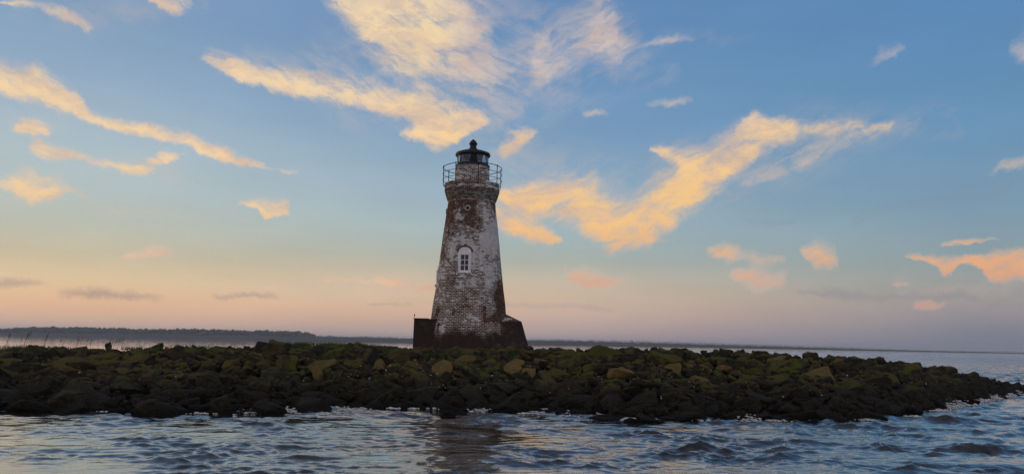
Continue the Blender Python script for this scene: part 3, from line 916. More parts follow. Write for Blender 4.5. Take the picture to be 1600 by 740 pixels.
def arch(w, h0, h1, n=12):
    """outline of a round-headed opening of half-width w from h0 to spring line h1"""
    return [(-w, h0), (w, h0)] + [(w * math.cos(PI * i / n), h1 + w * .78 * math.sin(PI * i / n)) for i in range(n + 1)]


def shaft_r(z):
    return float(np.interp(z, [p[1] for p in sh_dense], [p[0] for p in sh_dense]))


def cut_opening(ang, z0, zs, w, depth=.45):
    bm = prism(arch(w, z0, zs), -4.0, -(shaft_r(0.5 * (z0 + zs)) - depth))
    bmesh.ops.rotate(bm, verts=list(bm.verts), cent=(0, 0, 0), matrix=Matrix.Rotation(ang, 3, 'Z'))
    c = mesh_obj('cutter', bm, M_TOWER, LH)
    md = tower.modifiers.new('cut', 'BOOLEAN'); md.operation = 'DIFFERENCE'; md.object = c; md.solver = 'EXACT'
    bpy.context.view_layer.update()
    dg = bpy.context.evaluated_depsgraph_get()
    me = bpy.data.meshes.new_from_object(tower.evaluated_get(dg), preserve_all_data_layers=True, depsgraph=dg)
    tower.modifiers.clear(); old = tower.data; tower.data = me; me.name = 'tower_wall'
    bpy.data.objects.remove(c, do_unlink=True); bpy.data.meshes.remove(old)


wang = math.asin(xf(725.8) / shaft_r(zf(405, 726, 2.0)))       # a little left of the middle
ZB, ZS = zf(426, 726, 2.1), zf(393, 726, 1.95); WW = 10.7 * K * .962
cut_opening(wang, ZB, ZS, WW)
lang = math.radians(-88)
LB_, LS_ = zy(446), zy(424)
cut_opening(lang, LB_, LS_, .42)
tower.data.set_sharp_from_angle(angle=math.radians(40))


def window(name, ang, z0, zs, w, out_y, label=None):
    """frame plate with a round head, six-light sash and dark glass, set into the opening"""
    ctr = 0.5 * (z0 + zs)
    r = shaft_r(ctr)
    e = bpy.data.objects.new(name, None); link(e, LH); e.rotation_euler = (0, 0, ang)
    yf = -(r - out_y)
    # frame: outer arch with a rectangular hole, as jambs, sill, head panel
    fw = .17 * w / .47
    bm = bmesh.new()
    box(bm, -w + .01, -w + fw + .03, yf, yf + .16, z0 + .01, zs); box(bm, w - fw - .03, w - .01, yf, yf + .16, z0 + .01, zs)
    box(bm, -w + fw + .03, w - fw - .03, yf + .002, yf + .16, z0 + .01, z0 + .18); box(bm, -w + fw + .03, w - fw - .03, yf + .002, yf + .16, zs - .20, zs)
    mesh_obj('frame', bm, M_WHITE, e)
    bm = prism([(-w + .03, zs + .012)] + [((w - .03) * math.cos(PI * (12 - i) / 12), zs + .012 + (w - .03) * .74 * math.sin(PI * (12 - i) / 12)) for i in range(1, 12)] + [(w - .03, zs + .012)], yf + .05, yf + .16)
    mesh_obj('head_panel', bm, M_WHITE, e)
    x1 = w - fw - .03; za, zb = z0 + .18, zs - .20
    bm = bmesh.new(); box(bm, -.022, .022, yf + .03, yf + .09, za, zb)
    for q in (1, 2):
        zz = za + (zb - za) * q / 3
        box(bm, -x1, -.023, yf + .032, yf + .088, zz - .02, zz + .02); box(bm, .023, x1, yf + .032, yf + .088, zz - .02, zz + .02)
    mesh_obj('sash', bm, M_WHITE, e)
    bm = bmesh.new(); box(bm, -x1, x1, yf + .10, yf + .12, za, zb); mesh_obj('glass', bm, M_WGLASS, e)
    bm = bmesh.new(); box(bm, -w - .06, w + .06, yf - .10, yf + .16, z0 - .11, z0 + .005); mesh_obj('sill', bm, M_WHITE, e)
    return e


window('window', wang, ZB, ZS, WW, 0.06)
window('window', lang, LB_, LS_, .42, -0.02)
# brick arch round the main window
bm = bmesh.new(); uvl = bm.loops.layers.uv.new('UVMap')
N = 16; r_in, r_out = WW + .015, WW + .10
ri = []
for i in range(N + 1):
    a = PI * i / N
    ri.append([(q * math.cos(a), ZS + q * .78 * math.sin(a)) for q in (r_in, r_out)])
yw = -(shaft_r(ZS + .2) + .035)
for i in range(N):
    quad = [ri[i][0], ri[i][1], ri[i + 1][1], ri[i + 1][0]]
    A = [bm.verts.new((x, yw, z)) for x, z in quad]; C = [bm.verts.new((x, yw + .3, z)) for x, z in quad]
    fs = [bm.faces.new(A), bm.faces.new((A[1], C[1], C[2], A[2])), bm.faces.new((A[0], A[3], C[3], C[0]))]
    for f in fs:
        for l in f.loops: l[uvl].uv = (l.vert.co.x * 1.0 + 0.4 * i, 9.5 + 0.02 * i)
bmesh.ops.recalc_face_normals(bm, faces=list(bm.faces))
bmesh.ops.rotate(bm, verts=list(bm.verts), cent=(0, 0, 0), matrix=Matrix.Rotation(wang, 3, 'Z'))
M_ARCH = simple_mat('arch_brick', (0.13, 0.10, 0.088), 0.9, 0, 0.6, 8.0, 0.02)
mesh_obj('window_arch', bm, M_ARCH, LH)


def vent(ang, z):
    r = shaft_r(z); e = bpy.data.objects.new('round_vent', None); link(e, LH); e.rotation_euler = (0, 0, ang)
    bm = bmesh.new(); c = Vector((0, -(r + .02), z))
    tube(bm, [c + Vector((.155 * math.cos(q * PI / 12), 0, .155 * math.sin(q * PI / 12))) for q in range(24)], .05, 8, True)
    mesh_obj('ring', bm, M_STONE, e, True)
    bm = bmesh.new(); bmesh.ops.create_cone(bm, cap_ends=True, segments=24, radius1=.14, radius2=.14, depth=.1, matrix=Matrix.Translation(Vector((0, -(r - .02), z))) @ Matrix.Rotation(PI / 2, 4, 'X'))
    mesh_obj('opening', bm, M_DARK, e)


vent(math.asin(xf(731, 325, 1.6) / shaft_r(zy(325))), zf(325, 731, 1.6)); vent(math.radians(-90), zy(331))

# corbelled gallery: brick courses stepping out
zc0, zc1, zdeck = zy(317), zy(300), zy(289)
prof_c = [(36.4 * K, zc0 - .12)]
steps = 7
for q in range(steps):
    f = q / (steps - 1); r = (37.6 + (43.0 - 37.6) * f ** .85) * K; za = zc0 + (zc1 - zc0) * q / steps; zb_ = zc0 + (zc1 - zc0) * (q + 1) / steps
    prof_c += [(r, za), (r, zb_ - .004)]
prof_c += [(43.6 * K, zc1), (43.6 * K, zc1 + .17), (43.0 * K, zc1 + .19), (43.0 * K, zdeck - .17), (43.9 * K, zdeck - .15), (43.9 * K, zdeck)]
mesh_obj('gallery', lathe(prof_c, 112, 1.75, True, 0.02), M_CORN, LH)
zd1 = zy(261.5)
drum = mesh_obj('lantern_drum', lathe([(27.2 * K, zdeck - .05), (27.2 * K, zdeck + .4), (26.9 * K, zd1)], 96, 1.15, True, 0.01), M_DRUM, LH)

# railing: eight posts, three hoops bowed outside the deck
RR = 46.4 * K
rl = bpy.data.objects.new('railing', None); link(rl, LH)
RH = 1.14
def rail_z(py): return None
for k in range(8):
    a = math.radians(14 + 45 * k); bm = bmesh.new()
    sx, cx = math.sin(a), -math.cos(a)
    P_ = [(43.0 * K, zdeck - .28), (45.2 * K, zdeck - .22), (RR, zdeck - .05), (RR, zdeck + .5), (RR, zdeck + RH)]
    tube(bm, [(r * sx, r * cx, z) for r, z in P_], .030, 6)
    bmesh.ops.create_uvsphere(bm, u_segments=8, v_segments=6, radius=.05, matrix=Matrix.Translation((RR * sx, RR * cx, zdeck + RH + .03)))
    mesh_obj('post', bm, M_IRON, rl, True)
for h, rad in ((RH, .024), (.72, .017), (.30, .017)):
    bm = bmesh.new()
    pts = []
    for q in range(96):
        a = 2 * PI * q / 96
        sag = .012 * math.sin(a * 5 + h * 9)
        pts.append(((RR + .02) * math.sin(a), -(RR + .02) * math.cos(a), zdeck + h + sag))
    tube(bm, pts, rad, 6, True)
    mesh_obj('rail', bm, M_IRON, rl, True)

# lantern room
lt = bpy.data.objects.new('lantern', None); link(lt, LH)
zl0, zl1 = zd1, zy(243.5)
RL = 24.4 * K
bm = lathe([(27.4 * K, zl0 - .02), (27.4 * K, zl0 + .10), (RL + .03, zl0 + .13), (RL + .03, zl0 + .2), (RL - .1, zl0 + .2), (RL - .1, zl0 + .02)], 64, 1, False); mesh_obj('sill_ring', bm, M_IRON, lt)
bm = lathe([(RL - .1, zl1 - .09), (RL + .03, zl1 - .09), (RL + .03, zl1 + .02), (RL - .1, zl1 + .02)], 64, 1, False); mesh_obj('head_ring', bm, M_IRON, lt)


def ring_pt(deg, z, r=RL):
    a = math.radians(deg); return Vector((r * math.sin(a), -r * math.cos(a), z))


for k in range(8):
    a0 = 6 + 45 * k
    za, zb = zl0 + .17, zl1 - .06
    # glazing bar pair, raked as in a faceted lantern
    for sgn in (-1, 1):
        bm = bmesh.new(); tube(bm, [ring_pt(a0 + sgn * 15, za), ring_pt(a0 + sgn * 8.5, zb)], .03, 6); mesh_obj('glazing_bar', bm, M_IRON, lt)
    bm = bmesh.new()
    bm.faces.new([bm.verts.new(ring_pt(a0 + q, z, RL)) for q, z in ((15, za), (30, za), (36.5, zb), (8.5, zb))])
    bmesh.ops.solidify(bm, geom=list(bm.faces), thickness=.015)
    mesh_obj('pane', bm, M_PANE, lt)
    bm = bmesh.new()
    bm.faces.new([bm.verts.new(ring_pt(a0 + q, z, RL - .005)) for q, z in ((-15, za), (15, za), (8.5, zb), (-8.5, zb))])
    solid = k in (0, 3, 5)
    bmesh.ops.solidify(bm, geom=list(bm.faces), thickness=.02)
    mesh_obj('blanked_panel' if solid else 'pane', bm, M_IRON if solid else M_PANE, lt)
bm = lathe([(.0, zl0 - .3), (.16, zl0 - .3), (.14, zl0 + .28), (.20, zl0 + .3), (.20, zl0 + .58), (.05, zl0 + .64)], 24, 1, False); mesh_obj('lamp', bm, M_IRON, lt)
# roof
zr = zl1
rf = mesh_obj('roof', lathe([(RL - .12, zr - .02), (27.6 * K, zr - .03), (27.9 * K, zr + .0), (27.9 * K, zr + .1), (27.2 * K, zr + .15), (20 * K, zr + .27), (11 * K, zr + .36), (7 * K, zr + .40)], 72, 1, True), M_IRON, LH)
zv = zr + .38
ztop = zy(219)
bm = lathe([(7.0 * K, zv), (7.0 * K, zv + .12), (5.3 * K, zv + .16), (5.3 * K, ztop - .32), (6.7 * K, ztop - .31), (6.7 * K, ztop - .24), (5.6 * K, ztop - .20), (5.0 * K, ztop - .10), (3.4 * K, ztop - .03), (1.6 * K, ztop), (1.4 * K, ztop + .05), (.1 * K, ztop + .06)], 36, 1, True)
mesh_obj('ventilator', bm, M_IRON, rf)

# foot: left stair block and ship's-prow base on the right
def wall_solid(name, bottom, top, z0, z1s, mat, cap=None):
    """loft between two plan outlines, brick courses in the UVs"""
    bm = bmesh.new(); uvl = bm.loops.layers.uv.new('UVMap'); n = len(bottom); L = 8
    rings = []
    for q in range(L + 1):
        f = q / L
        rings.append([bm.verts.new((bottom[i][0] + (top[i][0] - bottom[i][0]) * f, bottom[i][1] + (top[i][1] - bottom[i][1]) * f, z0 + (z1s[i] - z0) * f)) for i in range(n)])
    for q in range(L):
        for i in range(n):
            j = (i + 1) % n
            f = bm.faces.new((rings[q][i], rings[q][j], rings[q + 1][j], rings[q + 1][i]))
            a, c = Vector((*bottom[i], 0)), Vector((*bottom[j], 0)); t = (c - a).normalized()
            for l in f.loops: l[uvl].uv = (l.vert.co.dot(t) + 3.1 * i, l.vert.co.z)
    if cap is None:
        f = bm.faces.new(rings[-1])
        for l in f.loops: l[uvl].uv = (l.vert.co.x, l.vert.co.y)
    else:
        inner = [bm.verts.new(p) for p in cap]
        for i in range(n):
            j = (i + 1) % n
            f = bm.faces.new((rings[-1][i], rings[-1][j], inner[j], inner[i]))
            for l in f.loops: l[uvl].uv = (l.vert.co.x + l.vert.co.y, 2.6 + l.vert.co.z * .2)
        bm.faces.new(inner)
    bmesh.ops.recalc_face_normals(bm, faces=list(bm.faces))
    return mesh_obj(name, bm, mat, LH)


zt = zy(499)
xt = (814.5 - 732.5) * K; xb = (831 - 732.5) * K
bot = [(-1.9, -2.05), (0.55, -2.78), (xb, -.55), (xb, .55), (0.55, 2.78), (-1.9, 2.05)]
top = [(-1.9, -1.95), (0.50, -2.45), (xt, -.35), (xt, .35), (0.50, 2.45), (-1.9, 1.95)]
zs_ = [zy(506), zy(503), zy(501), zy(501), zy(503), zy(506)]
zi = zy(489)
cap = [(-1.2, -1.2, zi), (.5, -1.7, zi), (2.42, -.2, zi), (2.42, .2, zi), (.5, 1.7, zi), (-1.2, 1.2, zi)]
wall_solid('base', bot, top, -0.35, zs_, M_BASE, cap)
xl = at_y(645.5, 520, LY - 1.5).x - AX
bl = [(xl, -1.55), (-1.75, -1.75), (-1.75, 1.55), (xl, 1.55)]
wall_solid('stair_block', bl, [(xl + .03, -1.5), (-1.75, -1.7), (-1.75, 1.5), (xl + .03, 1.5)], -0.35, [zf(497.8, 650, 1.5)] * 4, M_BASE)
bm = bmesh.new()
box(bm, xl - .02, xl + .95, -1.6, 1.58, zf(497.6, 650, 1.5), zf(496.6, 650, 1.5)); mesh_obj('coping', bm, M_BASE, LH)
bm = bmesh.new(); tube(bm, [((651.5 - 732.5) * K, -1.2, zy(497)), ((651.5 - 732.5) * K, -1.2, zy(492.5))], .03, 6)
mesh_obj('iron_pin', bm, M_IRON, LH)
# low mounting courses in front of the foot
bm = lathe([(3.0, -.4), (2.96, .25), (2.82, .30)], 96, 2.3, True); mesh_obj('footing', bm, M_BASE, LH)

# ------------------------------------------------------------------ water
def water_material():
    m, nt, b, out = new_mat('sea_water')
    P = nt.n('ShaderNodeNewGeometry').outputs['Position']
    foam_a = nt.n('ShaderNodeAttribute', attribute_type='GEOMETRY', attribute_name='foam').outputs['Fac']
    Q = nt.vmath('MULTIPLY', P, (1.0, 1.5, 1.0))
    n1 = nt.noise(Q, 2.6, 4, 0.6, 0.3); n2 = nt.noise(Q, 7.5, 3, 0.6, 0.2)
    fn = nt.noise(nt.vmath('MULTIPLY', P, (1.0, 1.6, 1.0)), 5.0, 6, 0.7)
    vor = nt.n('ShaderNodeTexVoronoi', feature='DISTANCE_TO_EDGE'); nt.set(vor.inputs['Vector'], nt.vmath('ADD', P, nt.vmath('SCALE', nt.noise(P, 2.0, 3, .6, 0, 1), s=.8))); vor.inputs['Scale'].default_value = 2.4
    lace = nt.mr(vor.outputs['Distance'], 0.14, 0.02)
    fm = nt.math('ADD', foam_a, nt.math('ADD', nt.math('MULTIPLY', nt.math('SUBTRACT', fn, .5), 1.2), nt.math('MULTIPLY', lace, .22)))
    foam = nt.math('MULTIPLY', nt.mr(fm, .62, .85), nt.mr(foam_a, .02, .2))
    nt.set(b.inputs['Base Color'], nt.mix(foam, (0.012, 0.016, 0.018, 1), (0.62, 0.61, 0.58, 1)))
    nt.set(b.inputs['Roughness'], nt.mr(foam, 0, 1, .04, .8, 'LINEAR'))
    b.inputs['IOR'].default_value = 1.34; b.inputs['Coat Weight'].default_value = 1.0; b.inputs['Coat Roughness'].default_value = 0.03; b.inputs['Coat IOR'].default_value = 1.25; b.inputs['Specular IOR Level'].default_value = 0.5
    h = nt.math('ADD', n1, nt.math('MULTIPLY', n2, .35))
    rg = nt.n('ShaderNodeAttribute', attribute_type='GEOMETRY', attribute_name='rough').outputs['Fac']
    nn = bump(nt, nt.math('MULTIPLY', h, rg), 0.7, 0.05)
    nt.set(b.inputs['Normal'], nn); nt.set(b.inputs['Coat Normal'], nn)
    nt.set(b.inputs['Coat Weight'], nt.math('SUBTRACT', 1.0, foam))
    return m


M_WATER = water_material()
TH = np.concatenate([np.linspace(-PI, -0.95, 60)[:-1], np.linspace(-0.95, 0.95, 760), np.linspace(0.95, PI, 60)[1:-1]])
rl_ = list(np.geomspace(0.5, 9, 20)[:-1]); r_ = 9.0
while r_ < 260:
    rl_.append(r_); r_ += min(0.0030 * r_, 0.42) if r_ < 170 else 0.42 + (r_ - 170) * .012
RD = np.concatenate([rl_, np.geomspace(r_, 30000, 60)])
T, Rr = np.meshgrid(TH, RD)
X0 = Rr * np.sin(T); Y0 = Rr * np.cos(T)
Zw = np.zeros_like(X0); DX = np.zeros_like(X0); DY = np.zeros_like(X0)
sp = np.maximum(np.gradient(RD)[:, None] * np.ones_like(T), Rr * (1.9 / 760)) * 1.0
wr = np.random.default_rng(5)
lams = np.geomspace(0.20, 4.5, 170)
# slow patches of rougher and smoother water
def vnoise(x, y, seed):
    """smooth value noise on a lattice"""
    xi, yi = np.floor(x).astype(np.int64), np.floor(y).astype(np.int64); fx, fy = x - xi, y - yi
    fx, fy = fx * fx * (3 - 2 * fx), fy * fy * (3 - 2 * fy)
    def hsh(i, j): 
        h = (i * 374761393 + j * 668265263 + seed * 974634777) & 0x7fffffff
        h = ((h ^ (h >> 13)) * 1274126177) & 0x7fffffff
        return (h ^ (h >> 16)) % 10007 / 10007.0
    return (hsh(xi, yi) * (1 - fx) + hsh(xi + 1, yi) * fx) * (1 - fy) + (hsh(xi, yi + 1) * (1 - fx) + hsh(xi + 1, yi + 1) * fx) * fy


# waves run in groups with smoother water between them
grp = 0.55 * vnoise(X0 / 2.6 + .3 * Y0, Y0 / 2.2, 1) + 0.45 * vnoise(X0 / 1.1, Y0 / 1.0 + 9, 2)
lo_ = 0.13 + 0.30 / (1 + np.exp(-(T - 0.15) / 0.1))
patch = lo_ + 1.32 * np.clip((grp - 0.30) / 0.40, 0, 1) ** 1.4
patch = patch * (0.75 + 0.5 * vnoise(X0 / 11, Y0 / 7, 3))
# the lee on the left is calmer, the open reach on the right is choppier
rough = 0.72 + 0.32 / (1 + np.exp(-(T - 0.20) / 0.11)) - 0.35 / (1 + np.exp(-(Y0 - 62) / 4)) / (1 + np.exp((T - 0.1) / 0.1))
for lam in lams:
    k = 2 * PI / lam
    th = wr.normal(PI / 2 + 0.25, 0.6)        # travel direction, mostly towards the shore
    slope = 0.036 * (1.0 if lam < 0.95 else (0.95 / lam) ** .95) * wr.uniform(.4, 1.6)
    a = slope / k
    fade = np.clip((lam / sp - 2.0) / 2.0, 0, 1)
    ph = k * (X0 * math.cos(th) + Y0 * math.sin(th)) + wr.uniform(0, 2 * PI)
    amp = a * fade * patch * rough
    Zw += amp * np.sin(ph)
    DX += amp * np.cos(ph) * math.cos(th) * .95; DY += amp * np.cos(ph) * math.sin(th) * .95
Xw, Yw = X0 + DX, Y0 + DY
ok = Yw > 5
ss = np.where(ok, Xw / np.maximum(Yw, 5), -3)
dsh = np.where(ok & (ss < .74), shoreY(ss) - Yw, 50)          # metres out from the waterline
clump = 0.5 + 0.5 * np.sin(Xw * .55 + 1.3 * np.sin(Xw * .21) + .7 * Yw) * np.sin(Xw * .23 + 1.0)
foam = np.exp(-np.clip(dsh, 0, None) / (0.45 + 1.2 * clump)) * (0.62 + 0.38 * clump) * np.clip((dsh + .9) / .9, 0, 1)
tipb = np.exp(-((ss - .60) / .07) ** 2) * np.exp(-np.clip(dsh, 0, None) / 3.0)
foam = np.clip(foam + 0.5 * tipb * (dsh > -4), 0, 1)
crest = np.clip((Zw - 0.20) / 0.12, 0, 1) * 0.42
foam = np.maximum(foam, crest * (Rr < 70))
# swell runs up a little where it breaks on the rocks
Zw = Zw + 0.10 * np.exp(-(dsh / 1.1) ** 2) * clump
Zw = np.where(Rr < 75, Zw, Zw)
vv = np.stack([Xw, Yw, Zw], -1).reshape(-1, 3)
nr, nc = X0.shape; ix = np.arange(nr * nc).reshape(nr, nc); nxt = np.roll(ix, -1, axis=1)
wf = np.stack([ix[:-1], nxt[:-1], nxt[1:], ix[1:]], -1).reshape(-1, 4)
wf = wf[:, ::-1]
wt = np_obj('water', vv, wf, M_WATER, smooth=True)
at = wt.data.attributes.new('foam', 'FLOAT', 'POINT'); at.data.foreach_set('value', foam.ravel().astype(np.float32))
at = wt.data.attributes.new('rough', 'FLOAT', 'POINT'); at.data.foreach_set('value', (rough ** 2.4 * (.25 + .75 * patch) * (1 + 3.5 * np.clip((Y0 - 60) / 25, 0, 1) * np.clip((T - .15) / .2, 0, 1))).ravel().astype(np.float32))
tag(wt, 'choppy grey blue tidal water around the island', kind='structure')

# broken white water thrown up where waves hit the rocks
M_FOAM = simple_mat('sea_foam', (0.60, 0.60, 0.58), 0.7, 0, 0.2, 6.0)
FV, FF = [], []; base = 0
ico = bmesh.new(); bmesh.ops.create_icosphere(ico, subdivisions=1, radius=1.0)
iv = np.array([v.co[:] for v in ico.verts]); ifc = np.array([[v.index for v in f.verts] for f in ico.faces]); ico.free()
SPL = [(1500, 634, 46, .55, 330), (1470, 640, 26, .25, 90), (1555, 623, 36, .45, 200), (1592, 615, 25, .4, 110), (1175, 657, 26, .35, 170), (1215, 659, 26, .18, 80), (440, 643, 16, .35, 110), (395, 644, 20, .15, 60), (555, 640, 24, .22, 120),
       (620, 638, 14, .2, 60), (670, 639, 20, .28, 100), (745, 643, 18, .22, 80), (850, 645, 30, .15, 70), (165, 642, 20, .22, 90), (1345, 657, 22, .15, 80), (320, 645, 12, .12, 40), (905, 649, 20, .2, 60), (1080, 655, 20, .12, 50)]
for px, py, w, hgt, n in SPL:
    for _ in range(max(2, n // (14 if px > 1440 else 34))):
        qx = random.gauss(px, w * .42); c = at_z(qx, py + (qx - px) * (0.0 if px < 1450 else -.22) + random.uniform(-1, 2), 0.0)
        env = math.exp(-((qx - px) / (w * .6)) ** 2); hc = random.random() ** 1.5 * hgt * env
        for _ in range(26):
            h = max(0.0, random.gauss(.3, .35)) * hc
            r = random.uniform(.012, .055) * (1.0 - .6 * min(1, h / max(hgt, .01))) * c.y / 34
            wob = 1 + .3 * rng.standard_normal(len(iv)).clip(-1, 1)
            q = iv * wob[:, None] * (r * np.array([random.uniform(1, 2.6), random.uniform(1, 1.8), random.uniform(.4, .9)])) + np.array([c.x + random.gauss(0, .20), c.y + random.gauss(0, .15), h + .03])
            FV.append(q); FF.append(ifc + base); base += len(iv)
fo = np_obj('foam', np.concatenate(FV), np.concatenate(FF), M_FOAM, smooth=True)
tag(fo, 'white foam and spray where small waves break on the rocks', kind='stuff')

# ------------------------------------------------------------------ plants, driftwood, shells
M_GRASS = simple_mat('salt_grass', (0.040, 0.085, 0.014), 0.8, 0, 0.5, 2.0)
M_REED = simple_mat('dry_reed', (0.14, 0.12, 0.06), 0.8, 0, 0.3, 8.0)
GV, GF = [], []; base = 0
PATCH = [(520, 549, 75, 12, 3600), (470, 549, 40, 8, 1200), (770, 556, 60, 8, 1800), (690, 556, 30, 6, 700), (905, 566, 45, 7, 800), (60, 553, 100, 10, 1800), (190, 553, 60, 6, 900), (300, 552, 60, 6, 800), (1390, 570, 60, 8, 900), (1250, 566, 40, 6, 500), (600, 556, 50, 8, 900), (1460, 580, 30, 5, 300)]
for px, py, wx_, wy_, n in PATCH:
    for _ in range(n):
        qx, qy = random.gauss(px, wx_ * .5), random.gauss(py, wy_ * .5)
        Y = min(49.0, 46.2 - (qy - 548) * .14 + random.uniform(-.6, .6))
        p = at_y(qx, qy, Y); z = float(land_z(p.x, p.y))
        if noise.noise(Vector((p.x * .9, p.y * .9, 5))) < -.05: continue
        z += 0.12
        h = random.uniform(.08, .26); a = random.uniform(0, PI); w_ = .018
        lx, ly = random.gauss(.04, .07), random.gauss(0, .07)
        dx, dy = w_ * math.cos(a), w_ * math.sin(a)
        GV.append(np.array([[p.x - dx, p.y - dy, z], [p.x + dx, p.y + dy, z], [p.x + lx + dx * .2, p.y + ly + dy * .2, z + h], [p.x + lx - dx * .2, p.y + ly - dy * .2, z + h]]))
        GF.append(np.array([[0, 1, 2, 3]]) + base); base += 4
gr = np_obj('grass', np.concatenate(GV), np.concatenate(GF), M_GRASS)
tag(gr, 'short green salt grass growing in patches along the ridge', kind='stuff')

TUFT = [(8, 4, 22, 'short sparse reed tuft at the far left end of the ridge'), (38, 5, 24, 'dense reed tuft, first tall one from the left end'),
        (66, 3, 25, 'dark narrow pair of reed stalks second along the ridge'), (98, 3, 19, 'short open reed tuft between two taller ones'),
        (120, 4, 22, 'slender upright reed tuft just left of the low dark slab'), (139, 2, 18, 'single thin reed stalk above the low dark slab'),
        (174, 3, 24, 'tall leaning reed tuft behind the squared skyline peak'), (186, 2, 20, 'last leaning reed stalks right of the squared peak')]
for px, n, hpx, lab in TUFT:
    p0 = at_y(px, 547, 46.4); z0 = float(land_z(p0.x, p0.y)) - .05
    e = bpy.data.objects.new('reed', None); link(e); e.location = (p0.x, p0.y, z0)
    tag(e, lab, 'reed', 'reeds on the ridge')
    for q in range(n):
        bx, by = random.gauss(0, .10), random.gauss(0, .15)
        h = hpx * 46.4 / F * random.uniform(.8, 1.12) + .12; le = h * random.uniform(.10, .26)
        bm = bmesh.new(); pts = [(bx + le * (t_ ** 1.6), by, h * t_) for t_ in np.linspace(0, 1, 6)]
        tube(bm, pts, .0075, 4)
        mesh_obj('stalk', bm, M_REED, e)
        if random.random() < .75:
            bm = bmesh.new()
            tx, ty, tz = pts[-1]
            tube(bm, [(tx - .05, ty, tz - .22), (tx - .02, ty, tz - .1), (tx + .02, ty, tz + .04)], .016, 5)
            mesh_obj('seed_head', bm, M_REED, e)

M_DRIFT = simple_mat('bleached_wood', (0.34, 0.32, 0.29), 0.8, 0, 0.25, 12.0)
a = at_y(400, 573, 41.2); c = at_y(419, 574.5, 41.4)
bm = bmesh.new()
L_ = (c - a).length
tube(bm, [(0, 0, 0), (L_ * .3, .02, .03), (L_ * .7, -.01, .02), (L_, .03, -.02)], .045, 8)
tube(bm, [(L_ * .62, 0, .02), (L_ * .74, -.04, .16)], .022, 6)
for v in bm.verts: v.co += v.co.normalized() * 0.006 * noise.noise(v.co * 9)
zland = float(land_z(a.x, a.y))
dw = mesh_obj('driftwood', bm, M_DRIFT, None, True, (a.x, a.y, max(a.z, zland + .1)))
dw.rotation_euler = (0, 0, .1)
tag(dw, 'thin bleached driftwood log lying on the mossy slope left of the lighthouse', 'driftwood')

M_FLECK = simple_mat('pale_fleck', (0.5, 0.5, 0.48), 0.55, 0, 0.3, 20.0)
SV, SF = [], []; base = 0
for _ in range(170):  # tiny pale flakes strewn over the lower rocks
    s = random.choice([random.uniform(-.55, .6), random.gauss(.1, .12), random.gauss(-.12, .08)])
    s = max(-.64, min(.6, s)); ys, yc = float(shoreY(s)), float(crestY(s)); t = random.uniform(.12, .6)
    Y = ys + t * (yc - ys); X = s * Y; z = float(land_z(X, Y)) + random.uniform(.1, .55)
    r = random.uniform(.014, .036)
    q = iv * r * np.array([1.5, 1.0, .5]); R = np.array(Matrix.Rotation(random.uniform(-1, 1), 3, 'X') @ Matrix.Rotation(random.uniform(0, 6), 3, 'Z'))
    SV.append(q @ R.T + np.array([X, Y, z])); SF.append(ifc + base); base += len(iv)
so = np_obj('flecks', np.concatenate(SV), np.concatenate(SF), M_FLECK)
tag(so, 'scattered small pale shells on the dark lower rocks', kind='stuff')

# ------------------------------------------------------------------ far shores
M_TREE = simple_mat('far_foliage', (0.050, 0.066, 0.036), 0.9, 0, 0.35, 0.03)
M_MARSH = simple_mat('marsh_bank', (0.055, 0.052, 0.034), 0.9, 0, 0.25, 0.01)
ico = bmesh.new(); bmesh.ops.create_icosphere(ico, subdivisions=2, radius=1.0)
jv = np.array([v.co[:] for v in ico.verts]); jf = np.array([[v.index for v in f.verts] for f in ico.faces]); ico.free()


def treeline(name, pts, dist, depth, dens, label, size=1.0):
    """pts: (px, py of the tree tops); crowns crowd from the ground up to that height"""
    VV, FF = [], []; base = 0
    px0, px1 = pts[0][0], pts[-1][0]
    n = int((px1 - px0) * dens)
    for _ in range(n):
        px = random.uniform(px0, px1); Y = dist + random.uniform(0, depth)
        top = at_y(px, float(np.interp(px, [p[0] for p in pts], [p[1] for p in pts])), dist)
        H = max(1.5, top.z * .93) * (1 +   .12 * noise.noise(Vector((px * .045, dist, 0))) + .12 * noise.noise(Vector((px * .2, dist, 3))))
        x = top.x * Y / dist
        zc = H * random.uniform(.25, .86)
        r = H * random.uniform(.10, .26) * size
        wob = 1 + .35 * rng.standard_normal(len(jv)).clip(-1, 1)
        q = jv * wob[:, None] * r * np.array([random.uniform(1, 1.7), 1.2, random.uniform(.7, 1.0)]) + np.array([x, Y, zc])
        VV.append(q); FF.append(jf + base); base += len(jv)
        if random.random() < .16:     # a taller crown breaks the top line
            q = jv * wob[:, None] * r * .7 + np.array([x, Y, H * random.uniform(.82, 1.0)]); VV.append(q); FF.append(jf + base); base += len(jv)
    o = np_obj(name, np.concatenate(VV), np.concatenate(FF), M_TREE)
    return tag(o, label, kind='stuff')


def bank(name, pts, dist, depth, label, mat=M_MARSH):
    """low marsh: pts (px, py of the top edge); a strip of land with a ragged top"""
    xs = np.linspace(pts[0][0], pts[-1][0], 260); VV = []
    for q, (dy, f) in enumerate(((0, 0), (depth * .04, 1), (depth * .5, 1.0), (depth, 0))):
        for px in xs:
            p = at_y(px, float(np.interp(px, [a_[0] for a_ in pts], [a_[1] for a_ in pts])), dist)
            edge = min(1, (px - xs[0]) / 25, (xs[-1] - px) / 25) if name == 'marsh' else 1
            j = 1 + .25 * noise.noise(Vector((px * .11, dist, 0)))
            z = max(.4, p.z * j) * f * max(edge, .02) if f else -.6
            Y = dist + dy
            VV.append((p.x * Y / dist, Y, z))
    n = len(xs); ix = np.arange(4 * n).reshape(4, n)
    FFc = np.stack([ix[:-1, :-1], ix[:-1, 1:], ix[1:, 1:], ix[1:, :-1]], -1).reshape(-1, 4)
    o = np_obj(name, VV, FFc, mat)
    return tag(o, label, kind='structure')


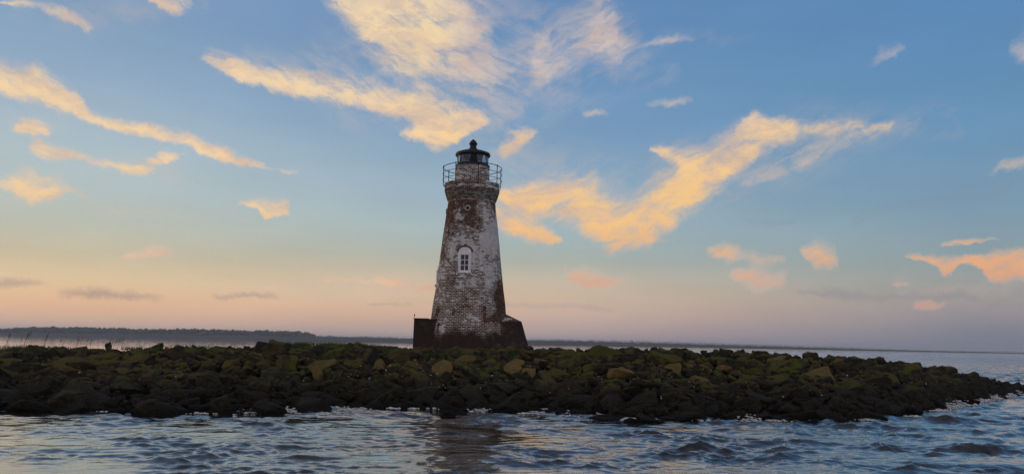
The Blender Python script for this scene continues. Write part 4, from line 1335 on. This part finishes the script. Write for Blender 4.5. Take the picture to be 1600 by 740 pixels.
bank('far_shore', [(-500, 511), (0, 519.2), (120, 520.4), (260, 522.0), (420, 524.5), (560, 527.2), (700, 530)], 1500, 500, 'dark flat marsh bank below the distant trees')
treeline('treeline', [(-400, 505), (-100, 513), (0, 513), (30, 511), (60, 510), (110, 511), (180, 512), (240, 513.5), (300, 513.5), (360, 515), (420, 516), (465, 517.2), (482, 519), (492, 522)], 1700, 120, 6.0, 'dense dark treeline on the distant shore left of the lighthouse')
treeline('distant_trees', [(488, 523.0), (520, 524.0), (545, 525.5), (570, 524.6), (600, 526), (640, 527.5), (700, 529), (760, 530.5)], 3200, 150, 5.0, 'fainter low treeline farther off beside the lighthouse', .8)
bank('marsh', [(800, 531.3), (900, 532.6), (1000, 535), (1150, 539.2), (1250, 542), (1340, 544.6), (1450, 547.4), (1700, 553)], 1500, 300, 'low dark marsh strip on the horizon right of the lighthouse')
treeline('hazy_shore', [(760, 527), (830, 528.4), (950, 530.5), (1050, 533), (1150, 536), (1250, 539.5), (1330, 542), (1400, 545)], 5200, 400, 3.0, 'pale blue far shore showing above the marsh strip', .7)
treeline('hazy_islet', [(1500, 548.2), (1560, 547.8), (1640, 549.5), (1700, 551)], 5200, 300, 2.5, 'faint low islet on the horizon at the right', .7)

# ------------------------------------------------------------------ haze between here and the far shores
HAZE = True
if HAZE:
    bm = bmesh.new(); box(bm, -14000, 14000, -14000, 14000, -2.0, 34.0)
    hm = bpy.data.materials.new('sea_haze'); hm.use_nodes = True
    nt = NT(hm.node_tree); o_ = nt.n('ShaderNodeOutputMaterial'); pv = nt.n('ShaderNodeVolumePrincipled')
    pv.inputs['Color'].default_value = (.80, .85, .95, 1); pv.inputs['Density'].default_value = 0.00018; pv.inputs['Anisotropy'].default_value = 0.0
    nt.t.links.new(pv.outputs[0], o_.inputs['Volume'])
    hz = mesh_obj('haze', bm, hm); tag(hz, 'thin blue evening haze over the water', kind='stuff')

# ------------------------------------------------------------------ render settings
scene.render.engine = 'CYCLES'
scene.view_settings.view_transform = 'Standard'; scene.view_settings.look = 'None'
scene.view_settings.exposure = 0.0; scene.view_settings.gamma = 1.0
scene.cycles.use_denoising = True; scene.cycles.denoiser = 'OPENIMAGEDENOISE'; scene.cycles.denoising_input_passes = 'RGB_ALBEDO_NORMAL'; scene.cycles.denoising_prefilter = 'FAST'
scene.cycles.max_bounces = 6; scene.cycles.diffuse_bounces = 3; scene.cycles.glossy_bounces = 3; scene.cycles.transparent_max_bounces = 12; scene.cycles.volume_bounces = 1
scene.cycles.sample_clamp_direct = 1.6; scene.cycles.sample_clamp_indirect = 0.8; scene.cycles.blur_glossy = 0.5; scene.cycles.caustics_reflective = False; scene.cycles.caustics_refractive = False
